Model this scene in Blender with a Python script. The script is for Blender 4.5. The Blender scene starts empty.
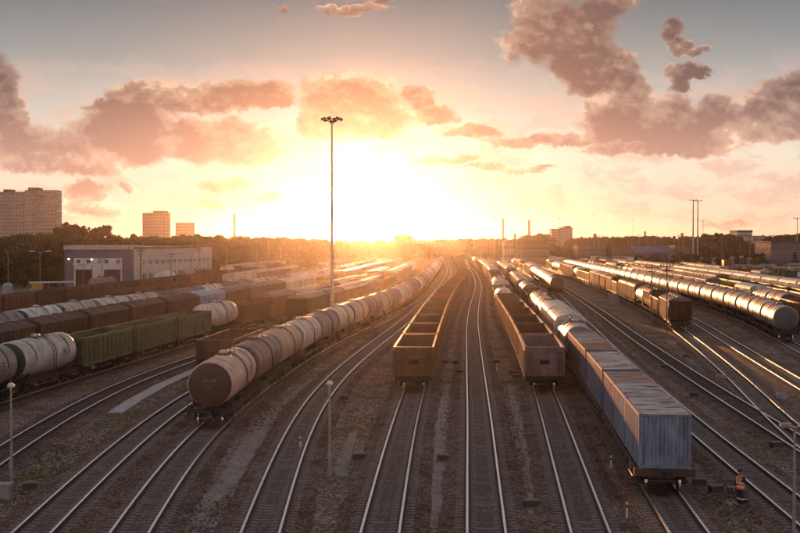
import bpy, math, random
import numpy as np
from mathutils import Vector, Matrix
R = math.radians
random.seed(7)
rng = np.random.default_rng(7)
scene = bpy.context.scene
C = scene.collection

# ------------------------------------------------------------------ camera
F = 1170.0            # focal length in photograph pixels (800 wide)
HOR = 241.0           # row of the horizon
CAMZ = 12.0           # eye height above the rail heads (z = 0)
GZ = -0.30            # ground level
cam_d = bpy.data.cameras.new('camera')
cam = bpy.data.objects.new('camera', cam_d); C.objects.link(cam)
cam_d.sensor_width = 36; cam_d.lens = F * 36 / 800
cam_d.clip_start = 0.5; cam_d.clip_end = 9000
PITCH = math.atan((266.5 - HOR) / F)
cam.location = (0, 0, CAMZ); cam.rotation_euler = (R(90) - PITCH, 0, 0)
scene.camera = cam

def pix_dir(px, py):
    v = Vector(((px - 400) / F, 1.0, -(py - 266.5) / F))
    c, s = math.cos(-PITCH), math.sin(-PITCH)
    return Vector((v.x, v.y * c - v.z * s, v.y * s + v.z * c)).normalized()
def at(px, D, z=GZ):
    return Vector(((px - 400) * D / F, D, z))
def gnd(px, py, z=GZ):
    return at(px, (CAMZ - z) * F / (py - HOR), z)

# ------------------------------------------------------------------ world
SUN_AZ, SUN_EL = R(-1.9), R(1.7)
SUN_DIR = Vector((math.sin(SUN_AZ) * math.cos(SUN_EL), math.cos(SUN_AZ) * math.cos(SUN_EL), math.sin(SUN_EL)))
world = bpy.data.worlds.new('World'); scene.world = world; world.use_nodes = True
nt = world.node_tree; nt.nodes.clear()
class NX:
    """tiny expression layer over shader nodes"""
    def __init__(s, nt): s.nt = nt
    def lk(s, n, i, v):
        if v is None: return
        if isinstance(v, bpy.types.NodeSocket): s.nt.links.new(v, n.inputs[i])
        else: n.inputs[i].default_value = v
    def m(s, op, a, b=None, c=None, clamp=False):
        n = s.nt.nodes.new('ShaderNodeMath'); n.operation = op; n.use_clamp = clamp
        s.lk(n, 0, a); s.lk(n, 1, b); s.lk(n, 2, c); return n.outputs[0]
    def v(s, op, a, b=None):
        n = s.nt.nodes.new('ShaderNodeVectorMath'); n.operation = op
        s.lk(n, 0, a); s.lk(n, 1, b)
        return n.outputs['Value'] if op in ('LENGTH', 'DOT_PRODUCT', 'DISTANCE') else n.outputs[0]
    def comb(s, x, y, z):
        n = s.nt.nodes.new('ShaderNodeCombineXYZ'); s.lk(n, 0, x); s.lk(n, 1, y); s.lk(n, 2, z); return n.outputs[0]
    def noise(s, vec, scale, detail=6, rough=.55, dist=0, col=False):
        n = s.nt.nodes.new('ShaderNodeTexNoise'); s.lk(n, 'Vector', vec)
        n.inputs['Scale'].default_value = scale; n.inputs['Detail'].default_value = detail
        n.inputs['Roughness'].default_value = rough; n.inputs['Distortion'].default_value = dist
        return n.outputs[1 if col else 0]
    def mix(s, f, a, b, mode='MIX'):
        n = s.nt.nodes.new('ShaderNodeMix'); n.data_type = 'RGBA'; n.blend_type = mode
        s.lk(n, 0, f); s.lk(n, 6, a); s.lk(n, 7, b); return n.outputs[2]
    def ramp(s, f, stops, interp='LINEAR'):
        n = s.nt.nodes.new('ShaderNodeValToRGB'); s.lk(n, 0, f); cr = n.color_ramp; cr.interpolation = interp
        while len(cr.elements) < len(stops): cr.elements.new(.5)
        for e, (p, c) in zip(cr.elements, stops): e.position = p; e.color = (c if len(c) == 4 else tuple(c) + (1,))
        return n.outputs[0]
    def smooth(s, x, a, b, lo=0., hi=1.):
        n = s.nt.nodes.new('ShaderNodeMapRange'); n.interpolation_type = 'SMOOTHSTEP'; s.lk(n, 0, x)
        for i, v in zip((1, 2, 3, 4), (a, b, lo, hi)): n.inputs[i].default_value = v
        return n.outputs[0]
def c4(c): return (c[0], c[1], c[2], 1.0)

def build_sky():
    X = NX(nt)
    tc = nt.nodes.new('ShaderNodeTexCoord').outputs['Generated']
    sp = nt.nodes.new('ShaderNodeSeparateXYZ'); nt.links.new(tc, sp.inputs[0])
    x, y, z = sp.outputs
    u = X.m('MULTIPLY', X.m('ARCTAN2', x, y), F)
    v = X.m('MULTIPLY', X.m('ARCSINE', z), F)
    # clear sky, by elevation (v in the photograph's pixels above the horizon)
    el = X.m('DIVIDE', v, 1200., clamp=True)
    grad = X.ramp(el, [(0, (.84, .56, .37)), (.03, (.84, .62, .46)), (.07, (.78, .68, .56)), (.11, (.52, .49, .45)),
                       (.150, (.29, .30, .30)), (.20, (.140, .165, .185)), (.40, (.17, .195, .225)), (1, (.24, .25, .28))])
    ang = X.m('ARCCOSINE', X.m('MINIMUM', X.v('DOT_PRODUCT', tc, tuple(SUN_DIR)), .999999))
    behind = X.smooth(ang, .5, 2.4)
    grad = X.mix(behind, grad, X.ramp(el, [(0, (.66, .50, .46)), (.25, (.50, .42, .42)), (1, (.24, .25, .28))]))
    sky = nt.nodes.new('ShaderNodeTexSky'); sky.sky_type = 'NISHITA'; sky.sun_disc = False
    sky.sun_elevation = SUN_EL; sky.sun_rotation = SUN_AZ; sky.dust_density = 3
    grad = X.mix(1.0, grad, X.mix(1.0, sky.outputs[0], (.005, .005, .005, 1), 'MULTIPLY'), 'ADD')
    # the sun's aureole
    au1 = X.m('EXPONENT', X.m('MULTIPLY', X.m('POWER', X.m('DIVIDE', ang, R(1.8)), 2.0), -1.0))
    au2 = X.m('EXPONENT', X.m('DIVIDE', ang, -R(4.0)))
    glow = X.mix(1.0, X.mix(au1, (0, 0, 0, 1), (1.4, 1.3, 1.05, 1)), X.mix(au2, (0, 0, 0, 1), (.30, .25, .21, 1)), 'ADD')
    clear = X.mix(1.0, grad, glow, 'ADD')
    # clouds: masses where the photograph has them, a looser field elsewhere
    uv = X.comb(u, v, 0.)
    w1 = X.noise(uv, .016, 4, .55, col=True); w2 = X.noise(uv, .07, 5, .6, col=True)
    w3 = X.noise(uv, .17, 5, .6, col=True)
    warp = X.v('ADD', X.v('MULTIPLY', X.v('SUBTRACT', w3, (.5, .5, .5)), (6, 5, 0)), X.v('ADD', X.v('MULTIPLY', X.v('SUBTRACT', w1, (.5, .5, .5)), (40, 22, 0)),
               X.v('MULTIPLY', X.v('SUBTRACT', w2, (.5, .5, .5)), (22, 16, 0))))
    p = X.v('ADD', uv, warp)
    B = [(70,150,100,24),(130,130,60,27),(205,138,85,24),(245,148,50,18),(30,160,70,12),(195,96,85,15),(238,92,50,15),
         (130,105,50,8),(272,100,18,9),(0,98,22,36),(-35,105,45,40),(14,128,16,22),(352,106,50,31),(345,92,28,20),
         (376,120,38,20),(318,125,24,16),(418,98,18,14),(436,114,22,12),(470,131,34,7),(545,141,62,7),(560,28,52,34),
         (578,60,40,30),(592,86,26,16),(538,38,30,26),(600,6,34,16),(672,32,12,15),(682,46,14,8),(700,52,12,5),(684,70,22,8),(676,82,12,9),(704,74,12,5),(610,66,24,20),
         (640,122,62,32),(600,118,22,22),(630,93,20,20),(690,130,60,26),(722,116,32,26),(655,150,80,8),(777,106,40,28),
         (805,98,36,32),(768,126,44,14),(835,112,60,32),(358,8,38,5),(384,1,16,4),(289,7,5,3),(84,192,26,14),(92,207,34,7),
         (226,184,24,6),(206,201,15,5),(268,197,17,5),(130,187,9,5),(735,226,32,4),(500,168,60,4),(448,160,34,5)]
    fld = None; vs_ = None; ws_ = None
    for (cx, cy, rx, ry) in B:
        d = pix_dir(cx, cy); cu, cv = math.atan2(d.x, d.y) * F, math.asin(d.z) * F
        dv = X.v('MULTIPLY', X.v('SUBTRACT', p, (cu, cv, 0)), (1 / rx, 1 / ry, 0)); l = X.v('LENGTH', dv)
        e = X.m('MULTIPLY', X.m('SUBTRACT', 1.16, l), 1.5)
        wt = X.m('MAXIMUM', e, 0.); wt = X.m('MULTIPLY', wt, wt)
        hv_ = X.m('MULTIPLY', X.v('DOT_PRODUCT', dv, (0, 1, 0)), wt)
        vs_ = hv_ if vs_ is None else X.m('ADD', vs_, hv_); ws_ = wt if ws_ is None else X.m('ADD', ws_, wt)
        fld = e if fld is None else X.m('SMOOTH_MAX', fld, e, .22)
    p2 = X.v('MULTIPLY', uv, (1, 1.35, 1))
    elsewhere = X.m('SUBTRACT', X.noise(X.v('MULTIPLY', uv, (1, 1.8, 1)), .0042, 6, .6), .58)
    out_f = X.m('MAXIMUM', X.smooth(X.m('ABSOLUTE', u), 400., 560.), X.smooth(v, 250., 330.))
    fld = X.m('MAXIMUM', fld, X.m('ADD', X.m('MULTIPLY', elsewhere, 4.0), X.m('MULTIPLY', X.m('SUBTRACT', out_f, 1.0), 3.0)))
    nA = X.noise(p2, .017, 10, .60)
    su = Vector((math.atan2(SUN_DIR.x, SUN_DIR.y) * F, 25 * 1.35, 0))
    toward = X.v('NORMALIZE', X.v('SUBTRACT', tuple(su), p2))
    nB = X.noise(X.v('ADD', p2, X.v('MULTIPLY', toward, (5.5, 5.5, 0))), .017, 10, .60)
    nC = X.noise(X.v('ADD', p2, (0, 9., 0)), .017, 10, .60)
    fld = X.m('ADD', fld, X.m('MULTIPLY', X.m('SUBTRACT', nA, .5), 2.5))
    alpha = X.smooth(fld, .02, .50)
    thick = X.smooth(fld, .05, 1.0)
    bA = X.noise(p2, .009, 3, .5); bC = X.noise(X.v('ADD', p2, X.v('ADD', (0, 16., 0), X.v('MULTIPLY', toward, (10, 4, 0)))), .009, 3, .5)
    emb = X.m('ADD', X.m('MULTIPLY', X.m('SUBTRACT', nA, nB), 1.9), X.m('ADD', X.m('MULTIPLY', X.m('SUBTRACT', nA, nC), 1.9), X.m('MULTIPLY', X.m('SUBTRACT', bA, bC), 3.6)))
    near = X.m('EXPONENT', X.m('DIVIDE', ang, -R(11)))
    high = X.smooth(v, 55., 165.)
    core = X.mix(high, (.50, .285, .235, 1), (.070, .058, .070, 1))
    core = X.mix(X.m('MULTIPLY', near, .8), core, (.70, .31, .18, 1))
    rim = X.mix(high, (1.15, .78, .56, 1), (.42, .28, .24, 1))
    rim = X.mix(X.m('MULTIPLY', near, .8), rim, (1.5, 1.0, .60, 1))
    back = X.mix(behind, (1, 1, 1, 1), (.55, .6, .7, 1))
    vert = X.m('DIVIDE', vs_, X.m('ADD', ws_, .05))
    sh = X.m('SUBTRACT', X.m('ADD', X.m('MULTIPLY', thick, .50), .30), X.m('ADD', X.m('MULTIPLY', emb, 1.15), X.m('MULTIPLY', vert, .22)), clamp=True)
    mid = X.mix(.68, rim, core)
    cc = X.mix(X.smooth(sh, 0., .42), rim, X.mix(X.smooth(sh, .38, .95), mid, core))
    cc = X.mix(1.0, cc, back, 'MULTIPLY')
    low = X.smooth(v, -4., 22.)
    # thin high veil near the horizon
    veil = X.smooth(X.noise(X.v('MULTIPLY', p, (1, 2.6, 1)), .015, 9, .66), .44, .60)
    vm = X.m('MULTIPLY', X.m('MULTIPLY', veil, X.smooth(v, 200., 110.)), .70)
    clear = X.mix(X.m('MULTIPLY', vm, low), clear, X.mix(near, (.66, .42, .35, 1), (1.0, .62, .42, 1)))
    col = X.mix(X.m('MULTIPLY', X.m('MULTIPLY', alpha, low), .94), clear, cc)
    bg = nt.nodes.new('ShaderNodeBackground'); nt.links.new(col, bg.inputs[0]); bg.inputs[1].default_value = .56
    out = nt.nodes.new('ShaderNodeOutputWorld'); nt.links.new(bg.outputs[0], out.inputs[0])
build_sky()
world.cycles.sampling_method = 'MANUAL'; world.cycles.sample_map_resolution = 1024

sun_d = bpy.data.lights.new('sun', 'SUN'); sun = bpy.data.objects.new('sun', sun_d); C.objects.link(sun)
sun_d.energy = 5.0; sun_d.angle = R(0.6); sun_d.color = (1.0, .40, .14)
sun.rotation_euler = (-SUN_DIR).to_track_quat('-Z', 'Y').to_euler(); sun.location = (-10, 60, 60)

vs = scene.view_settings; vs.view_transform = 'Standard'; vs.look = 'None'; vs.gamma = 1; vs.exposure = 1.0
cy = scene.cycles
cy.use_denoising = True; cy.max_bounces = 4; cy.diffuse_bounces = 2; cy.glossy_bounces = 2; cy.transparent_max_bounces = 8
cy.volume_bounces = 0; cy.sample_clamp_indirect = 3.0

# ------------------------------------------------------------------ materials
def bsdf_mat(name):
    m = bpy.data.materials.new(name); m.use_nodes = True
    t = m.node_tree; b = t.nodes['Principled BSDF']; return m, t, b, NX(t)
def simple(name, col, rough=.7, metal=0., var=.25, scale=3., bump=0.):
    m, t, b, X = bsdf_mat(name)
    tc = t.nodes.new('ShaderNodeTexCoord').outputs['Object']
    n = X.noise(tc, scale, 6, .6)
    col2 = X.mix(X.smooth(n, .3, .7), c4([c * (1 - var) for c in col]), c4([min(1, c * (1 + var)) for c in col]))
    t.links.new(col2, b.inputs['Base Color']); b.inputs['Roughness'].default_value = rough; b.inputs['Metallic'].default_value = metal
    if bump:
        bp = t.nodes.new('ShaderNodeBump'); bp.inputs['Strength'].default_value = bump; bp.inputs['Distance'].default_value = .05
        t.links.new(X.noise(tc, scale * 4, 6, .65), bp.inputs['Height']); t.links.new(bp.outputs[0], b.inputs['Normal'])
    return m
def painted(name, rust=.35, rough=.42, metal=0., streak=True, rustcol=(.10, .045, .025)):
    """paint whose colour is the object's own, with dirt streaks and rust"""
    m, t, b, X = bsdf_mat(name)
    tc = t.nodes.new('ShaderNodeTexCoord').outputs['Object']
    oi = t.nodes.new('ShaderNodeObjectInfo')
    off = X.v('ADD', tc, X.comb(0., X.m('MULTIPLY', oi.outputs['Random'], 90.), 0.))
    n1 = X.noise(X.v('MULTIPLY', off, (1.3, 1.3, .35)), 1.1, 7, .65)
    n2 = X.noise(X.v('MULTIPLY', off, (3.5, 3.5, .5)), 1.7, 6, .7)
    n3 = X.noise(off, .9, 3, .5)
    base = oi.outputs['Color']
    var = X.mix(X.smooth(n3, .25, .75), (.72, .71, .70, 1), (1.12, 1.12, 1.12, 1))
    base = X.mix(1.0, base, var, 'MULTIPLY')
    base = X.mix(X.m('MULTIPLY', X.smooth(n1, .45, .78), .75), base, (.045, .035, .030, 1))
    base = X.mix(X.m('MULTIPLY', X.smooth(n2, .72 - rust * .4, .80 - rust * .1), .8), base, c4(rustcol))
    t.links.new(base, b.inputs['Base Color'])
    t.links.new(X.m('ADD', X.m('MULTIPLY', n1, .35), rough - .12), b.inputs['Roughness'])
    b.inputs['Metallic'].default_value = metal
    bp = t.nodes.new('ShaderNodeBump'); bp.inputs['Strength'].default_value = .25; bp.inputs['Distance'].default_value = .03
    t.links.new(n2, bp.inputs['Height']); t.links.new(bp.outputs[0], b.inputs['Normal'])
    return m
M = {}
M['paint'] = painted('wagon_paint', .30, .55)
M['tank'] = painted('tank_paint', .22, .42)
M['cont'] = painted('container_paint', .72, .5)
M['under'] = simple('grimy_steel', (.030, .024, .021), .65, .2, .4, 4)
M['wheel'] = simple('wheel_steel', (.16, .12, .10), .38, .8, .3, 6)
M['tread'] = simple('wheel_tread', (.55, .50, .46), .22, 1., .1, 6)
M['railtop'] = simple('polished_rail', (.95, .93, .91), .36, 1., .10, 1.5)
M['railweb'] = simple('rusty_rail', (.075, .040, .026), .75, .1, .35, 3)
M['conc'] = simple('weathered_concrete', (.19, .155, .135), .85, 0, .25, 2.5, .3)
M['wood'] = simple('tarred_wood', (.060, .046, .038), .8, 0, .35, 3, .3)
M['rust'] = simple('rusty_floor', (.055, .035, .026), .85, 0, .4, 1.5)
M['galv'] = simple('galvanised_steel', (.33, .32, .31), .45, .5, .15, 3)
M['bark'] = simple('bark', (.06, .045, .035), .9, 0, .3, 3)
M['white'] = simple('white_paint', (.62, .60, .57), .6, 0, .12, 2)

def ground_mat(name, kind):
    m, t, b, X = bsdf_mat(name)
    tc = t.nodes.new('ShaderNodeTexCoord').outputs['Object']
    big = X.noise(tc, .11, 5, .6); mid = X.noise(X.v('ADD', tc, (31, 7, 0)), .55, 6, .65)
    fine = X.noise(tc, 7., 5, .75); vor = t.nodes.new('ShaderNodeTexVoronoi'); t.links.new(tc, vor.inputs['Vector'])
    vor.inputs['Scale'].default_value = 9.0 if kind != 'ballast' else 11.0
    spk = vor.outputs['Color']; ss = t.nodes.new('ShaderNodeSeparateColor'); t.links.new(spk, ss.inputs[0])
    if kind == 'ground':
        a = X.mix(X.smooth(big, .38, .62), (.215, .128, .084, 1), (.205, .160, .145, 1))
        a = X.mix(X.m('MULTIPLY', X.smooth(mid, .42, .66), .8), a, (.27, .22, .21, 1))
        g = X.smooth(X.noise(X.v('ADD', tc, (90, 3, 0)), .16, 6, .7), .47, .60)
        a = X.mix(X.m('MULTIPLY', g, .85), a, (.125, .105, .035, 1))
    elif kind == 'ballast':
        a = X.mix(X.smooth(big, .35, .65), (.15, .082, .058, 1), (.19, .125, .10, 1))
        a = X.mix(X.smooth(mid, .45, .7), a, (.070, .048, .040, 1))
    else:
        a = X.mix(X.smooth(mid, .35, .7), (.36, .30, .28, 1), (.46, .40, .38, 1))
    sh = X.m('ADD', .35, X.m('MULTIPLY', X.m('MULTIPLY', ss.outputs[0], ss.outputs[0]), 1.7)) if kind != 'path' else X.m('ADD', .8, X.m('MULTIPLY', ss.outputs[0], .35))
    a = X.mix(1.0, a, X.comb(sh, sh, sh), 'MULTIPLY')
    t.links.new(a, b.inputs['Base Color']); b.inputs['Roughness'].default_value = .9
    b.inputs['Specular IOR Level'].default_value = .25
    bp = t.nodes.new('ShaderNodeBump'); bp.inputs['Strength'].default_value = .7; bp.inputs['Distance'].default_value = .06
    t.links.new(X.m('ADD', fine, X.m('MULTIPLY', vor.outputs['Distance'], 1.5)), bp.inputs['Height'])
    t.links.new(bp.outputs[0], b.inputs['Normal'])
    if kind == 'path':
        pass
    if kind == 'path':                                         # ragged edge: the grit thins out
        at_ = t.nodes.new('ShaderNodeAttribute'); at_.attribute_name = 'edge'
        e = X.m('ADD', at_.outputs['Fac'], X.m('MULTIPLY', X.m('SUBTRACT', X.noise(tc, 1.3, 7, .75), .5), 2.0))
        tr = t.nodes.new('ShaderNodeBsdfTransparent'); mx = t.nodes.new('ShaderNodeMixShader')
        t.links.new(X.m('MULTIPLY', X.smooth(e, .35, .85), .62), mx.inputs[0]); t.links.new(tr.outputs[0], mx.inputs[1])
        t.links.new(b.outputs[0], mx.inputs[2]); t.links.new(mx.outputs[0], t.nodes['Material Output'].inputs[0])
    return m
M['ground'] = ground_mat('yard_ground', 'ground'); M['oily'] = simple('oily_ballast', (.100, .066, .050), .8, 0, .5, 6, .6); M['ballast'] = ground_mat('ballast', 'ballast'); M['path'] = ground_mat('grey_grit', 'path')

# ------------------------------------------------------------------ mesh helpers
class MB:
    def __init__(s): s.v = []; s.f = []; s.m = []; s.sm = []
    def add(s, vs, fs, mat=0, smooth=False):
        o = len(s.v); s.v += [tuple(v) for v in vs]
        for f in fs: s.f.append(tuple(o + i for i in f)); s.m.append(mat); s.sm.append(smooth)
        return s
    def box(s, x0, x1, y0, y1, z0, z1, mat=0):
        return s.add([(x, y, z) for z in (z0, z1) for y in (y0, y1) for x in (x0, x1)],
              [(0, 2, 3, 1), (4, 5, 7, 6), (0, 1, 5, 4), (2, 6, 7, 3), (0, 4, 6, 2), (1, 3, 7, 5)], mat)
    def bar(s, a, b, r, n=6, mat=0, r2=None, cap=True):
        a = Vector(a); b = Vector(b); d = (b - a).normalized(); q = d.to_track_quat('Z', 'Y'); r2 = r if r2 is None else r2
        vs = [a + q @ Vector((r * math.cos(6.28319 * i / n), r * math.sin(6.28319 * i / n), 0)) for i in range(n)]
        vs += [b + q @ Vector((r2 * math.cos(6.28319 * i / n), r2 * math.sin(6.28319 * i / n), 0)) for i in range(n)]
        fs = [(i, (i + 1) % n, n + (i + 1) % n, n + i) for i in range(n)]
        s.add(vs, fs, mat, n > 6)
        if cap: s.add(vs, [tuple(range(n))[::-1], tuple(range(n, 2 * n))], mat)
        return s
    def lathe(s, prof, n=24, origin=(0, 0, 0), axis='Y', mat=0, smooth=True, mats=None):
        """prof: (t along axis, r)"""
        o = Vector(origin); vs = []
        for t_, r in prof:
            for i in range(n):
                a = 2 * math.pi * i / n; c, d = r * math.cos(a), r * math.sin(a)
                vs.append(o + {'X': Vector((t_, c, d)), 'Y': Vector((d, t_, c)), 'Z': Vector((c, d, t_))}[axis])
        k = len(s.v); s.v += [tuple(v) for v in vs]
        for j in range(len(prof) - 1):
            for i in range(n):
                i2 = (i + 1) % n
                s.f.append((k + j * n + i, k + j * n + i2, k + (j + 1) * n + i2, k + (j + 1) * n + i))
                s.m.append(mats[j] if mats else mat); s.sm.append(smooth)
        return s
    def prism(s, prof, y0, y1, mat=0):
        """prof: closed (x, z) outline extruded along y"""
        n = len(prof); vs = [(x, y0, z) for x, z in prof] + [(x, y1, z) for x, z in prof]
        return s.add(vs, [(i, (i + 1) % n, n + (i + 1) % n, n + i) for i in range(n)] + [tuple(range(n))[::-1], tuple(range(n, 2 * n))], mat)
    def mesh(s, name, mats):
        me = bpy.data.meshes.new(name); me.from_pydata(s.v, [], s.f)
        for m in mats: me.materials.append(m)
        me.polygons.foreach_set('material_index', s.m); me.polygons.foreach_set('use_smooth', s.sm)
        me.update(); return me
def link(name, me, parent=None, loc=None, rz=None, color=None):
    o = bpy.data.objects.new(name, me); C.objects.link(o)
    if parent is not None: o.parent = parent
    if loc is not None: o.location = loc
    if rz: o.rotation_euler = (0, 0, rz)
    if color is not None: o.color = c4(color)
    return o
def tag(o, label=None, cat=None, group=None, kind=None):
    if label: o['label'] = label
    if cat: o['category'] = cat
    if group: o['group'] = group
    if kind: o['kind'] = kind
    return o
def thing(name, label, cat, loc=(0, 0, 0), rz=0, group=None):
    return tag(link(name, None, None, loc, rz), label, cat, group)

# ------------------------------------------------------------------ ground
mb = MB(); mb.add([(-2600, -120, GZ), (2600, -120, GZ), (2600, 4200, GZ), (-2600, 4200, GZ)], [(0, 1, 2, 3)])
tag(link('ground', mb.mesh('ground', [M['ground']])), kind='structure')

# ------------------------------------------------------------------ tracks
class Path:
    def __init__(s, pts, d0=None, d1=None):
        P = [Vector((x, d)) for d, x in pts]
        P = [P[0] - (P[1] - P[0]).normalized() * 30] + P + [P[-1] + (P[-1] - P[-2]).normalized() * 60]
        S = [P[0]]
        ext = [P[0] * 2 - P[1]] + P + [P[-1] * 2 - P[-2]]
        for i in range(1, len(ext) - 2):
            a, b, c, d = ext[i - 1:i + 3]; n = max(2, int((c - b).length / .7))
            # centripetal-ish hermite
            m1 = (c - a) * ((c - b).length / max(1e-6, (c - b).length + (b - a).length)); m2 = (d - b) * ((c - b).length / max(1e-6, (c - b).length + (d - c).length))
            for k in range(1, n + 1):
                t = k / n; t2, t3 = t * t, t * t * t
                S.append(b * (2 * t3 - 3 * t2 + 1) + m1 * (t3 - 2 * t2 + t) + c * (-2 * t3 + 3 * t2) + m2 * (t3 - t2))
        A = np.array([tuple(q) for q in S])
        L = np.concatenate([[0], np.cumsum(np.linalg.norm(np.diff(A, axis=0), axis=1))])
        u = np.arange(0, L[-1], 1.0); A = np.stack([np.interp(u, L, A[:, 0]), np.interp(u, L, A[:, 1])], 1)
        k = np.exp(-.5 * (np.arange(-24, 25) / 9.) ** 2); k /= k.sum()
        pad = np.concatenate([A[0] + (A[0] - A[1]) * np.arange(24, 0, -1)[:, None], A, A[-1] + (A[-1] - A[-2]) * np.arange(1, 25)[:, None]])
        A = np.stack([np.convolve(pad[:, 0], k, 'valid'), np.convolve(pad[:, 1], k, 'valid')], 1)
        s.A = A; s.L = np.concatenate([[0], np.cumsum(np.linalg.norm(np.diff(A, axis=0), axis=1))])
    def p(s, t): return Vector((float(np.interp(t, s.L, s.A[:, 0])), float(np.interp(t, s.L, s.A[:, 1]))))
    def s_at(s, D): return float(np.interp(D, s.A[:, 1], s.L))
    def dirn(s, t): return (s.p(t + .6) - s.p(t - .6)).normalized()
    def yaw(s, t, h=4.): d = s.p(t + h) - s.p(t - h); return -math.atan2(d.x, d.y)

TR = {
 'L5': [(150,-72),(180,-70),(237,-66),(290,-61),(350,-56),(450,-49)],
 'L4': [(150,-63),(195,-61),(231,-58.5),(269,-55),(321,-51),(382,-45),(500,-37)],
 'L6': [(130,-53),(195,-49),(250,-43),(320,-36),(400,-29),(520,-21)],
 'L3': [(95,-44.5),(125,-43.8),(149,-42.3),(168,-39.7),(190,-36.8),(231,-32),(280,-26.5),(340,-20.5),(450,-13.5),(600,-4)],
 'L2': [(95,-37.2),(122,-35.3),(148,-33.4),(170,-30.5),(201,-27),(228,-23.8),(272,-18.3),(330,-13),(390,-9),(500,-2),(600,3)],
 'L1': [(70,-31.6),(85,-30.6),(99,-29.3),(123,-26.7),(140,-24.8),(157,-22.2),(176,-18.6),(200,-15),(240,-11.2),(319,-6),(468,2),(600,9)],
 'T1': [(50,-21.2),(66.5,-22.7),(90,-23.5),(102,-23.0),(118,-21.4),(140,-18.2),(165,-14.2),(192,-10.6),(222,-7.4),(319,-1.5),(468,6.2),(600,13)],
 'T2': [(40,-14.7),(48,-15.26),(65,-16.1),(77.4,-16.4),(89.4,-16.3),(105,-15.5),(118,-14.2),(140,-11.8),(165,-8.8),(192,-5.8),(222,-2.8),(280,1.2),(346,4.6),(468,11),(600,17)],
 'T3': [(40,-10.6),(48,-11.2),(54.6,-11.66),(63,-12.1),(75.5,-12.4),(92,-11.8),(106,-11.0),(120,-9.9),(139,-8.0),(161,-5.3),(177,-3.1),(205,-.1),(252,3.6),(346,8.7),(484,15.9),(620,22)],
 'T4': [(40,-5.5),(48.1,-5.77),(57.1,-6.1),(68.5,-6.38),(80.7,-6.45),(101,-5.8),(131,-3.4),(161.4,-.5),(212.7,3.8),(275,8.7),(342,13.0),(453,19),(638,25.6)],
 'T5': [(40,-1.1),(48.1,-.84),(72.6,.07),(93,1.07),(120,2.6),(162.5,5.17),(201,7.85),(233,10.3),(269,13.2),(315,16.6),(398,21.2),(585,28.2),(700,32)],
 'T6': [(40,3.1),(48.1,3.58),(60.1,4.26),(79.8,5.43),(96.8,6.35),(129,8.15),(175.5,10.9),(224.6,14.4),(298.7,20),(374,24.6),(460,28.9),(540,31.9),(700,37.5),(851,43)],
 'T7': [(40,7.2),(48,7.86),(75.9,10.16),(93,11.55),(117,13.1),(149,14.9),(190,17.0),(205,17.9),(290,24),(375,29),(474,33.5),(700,42.5)],
 'T8': [(40,11.3),(48,11.94),(56.4,12.6),(74.2,14.1),(87.2,15.1),(105,16.4),(118.6,17.4),(151,19.6),(180,21.5),(242,25.8),(275,28),(400,36),(600,47)],
 'T9': [(36,17),(52.4,17.9),(77.6,19.3),(118,22.3),(160,26),(200,29.5),(263,35),(400,45),(600,56)],
 'T10': [(40,21.6),(55,22.8),(70,23.9),(101,25.9),(150,29.8),(200.6,34.2),(281,40.5),(400,49),(600,60)],
 'T11': [(63,23.4),(76.3,25.2),(101,29.4),(149,36.5),(190,41.6),(238,46),(270,48.7),(312,52),(413,58.5),(600,68)],
 'T12': [(50,27.2),(70,29.9),(98.9,33.8),(140,39.4),(178.9,44.7),(238,50.4),(312,56.2),(413,63),(600,73)],
 'T13': [(90,37.5),(115,42),(140,46.2),(160,49.6),(180,52.4),(205,55),(240,57.6),(273,59.8),(305,61.8),(373,66),(570,77),(650,81)],
 'T14': [(120,51),(150,55),(170,57.5),(188,59.8),(209,62),(265,66.5),(340,71.5),(600,86)],
 'T14b': [(150,62.5),(190,67),(222,70.3),(265,74),(340,79),(600,92)],
 'T15': [(160,71),(180,73.5),(200,75.8),(222,77.8),(264,81.2),(306,84.3),(349,87),(404,90),(539,97),(700,104)],
 'T16': [(250,90),(350,98),(450,104),(600,112),(800,120)],
}
PATHS = {k: Path(v) for k, v in TR.items()}
TLAB = {
 'L5': 'farthest railway track on the left, in front of the depot wall',
 'L4': 'railway track under the row of dull brown gondolas on the left',
 'L6': 'mostly hidden railway track between the brown gondolas and small tanks on the left',
 'L3': 'railway track under the row of small tanks on the left',
 'L2': 'railway track under the brown covered hoppers on the left',
 'L1': 'railway track under the green gondolas and beige tank wagon on the left',
 'T1': 'empty railway track curving past the left side of the pale concrete strip',
 'T2': 'shiny empty railway track that ends up under the single brown gondola',
 'T3': 'railway track that the long curved tank train stands on',
 'T4': 'empty shiny railway track curving between tank train and left gondolas',
 'T5': 'railway track under the gondola train just left of the centre',
 'T6': 'empty railway track in the middle with a gentle S bend far away',
 'T7': 'railway track under the gondola train right of the centre',
 'T8': 'railway track under the blue container train',
 'T9': 'railway track passing right behind the worker in the orange vest',
 'T10': 'empty railway track, second to the right of the containers',
 'T11': 'railway track from the dark hopper running down into a junction at right',
 'T12': 'empty railway track between the dark hopper and the long silver tank train',
 'T13': 'railway track under the long sunlit tank train on the right',
 'T14': 'railway track just behind the long sunlit tank train on the right',
 'T14b': 'railway track under the dark green gondolas at far right',
 'T15': 'railway track under the pale boxcars at far right',
 'T16': 'farthest railway track at right, behind the pale boxcars',
}
G = 0.795                                       # half distance between rail centres
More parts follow.
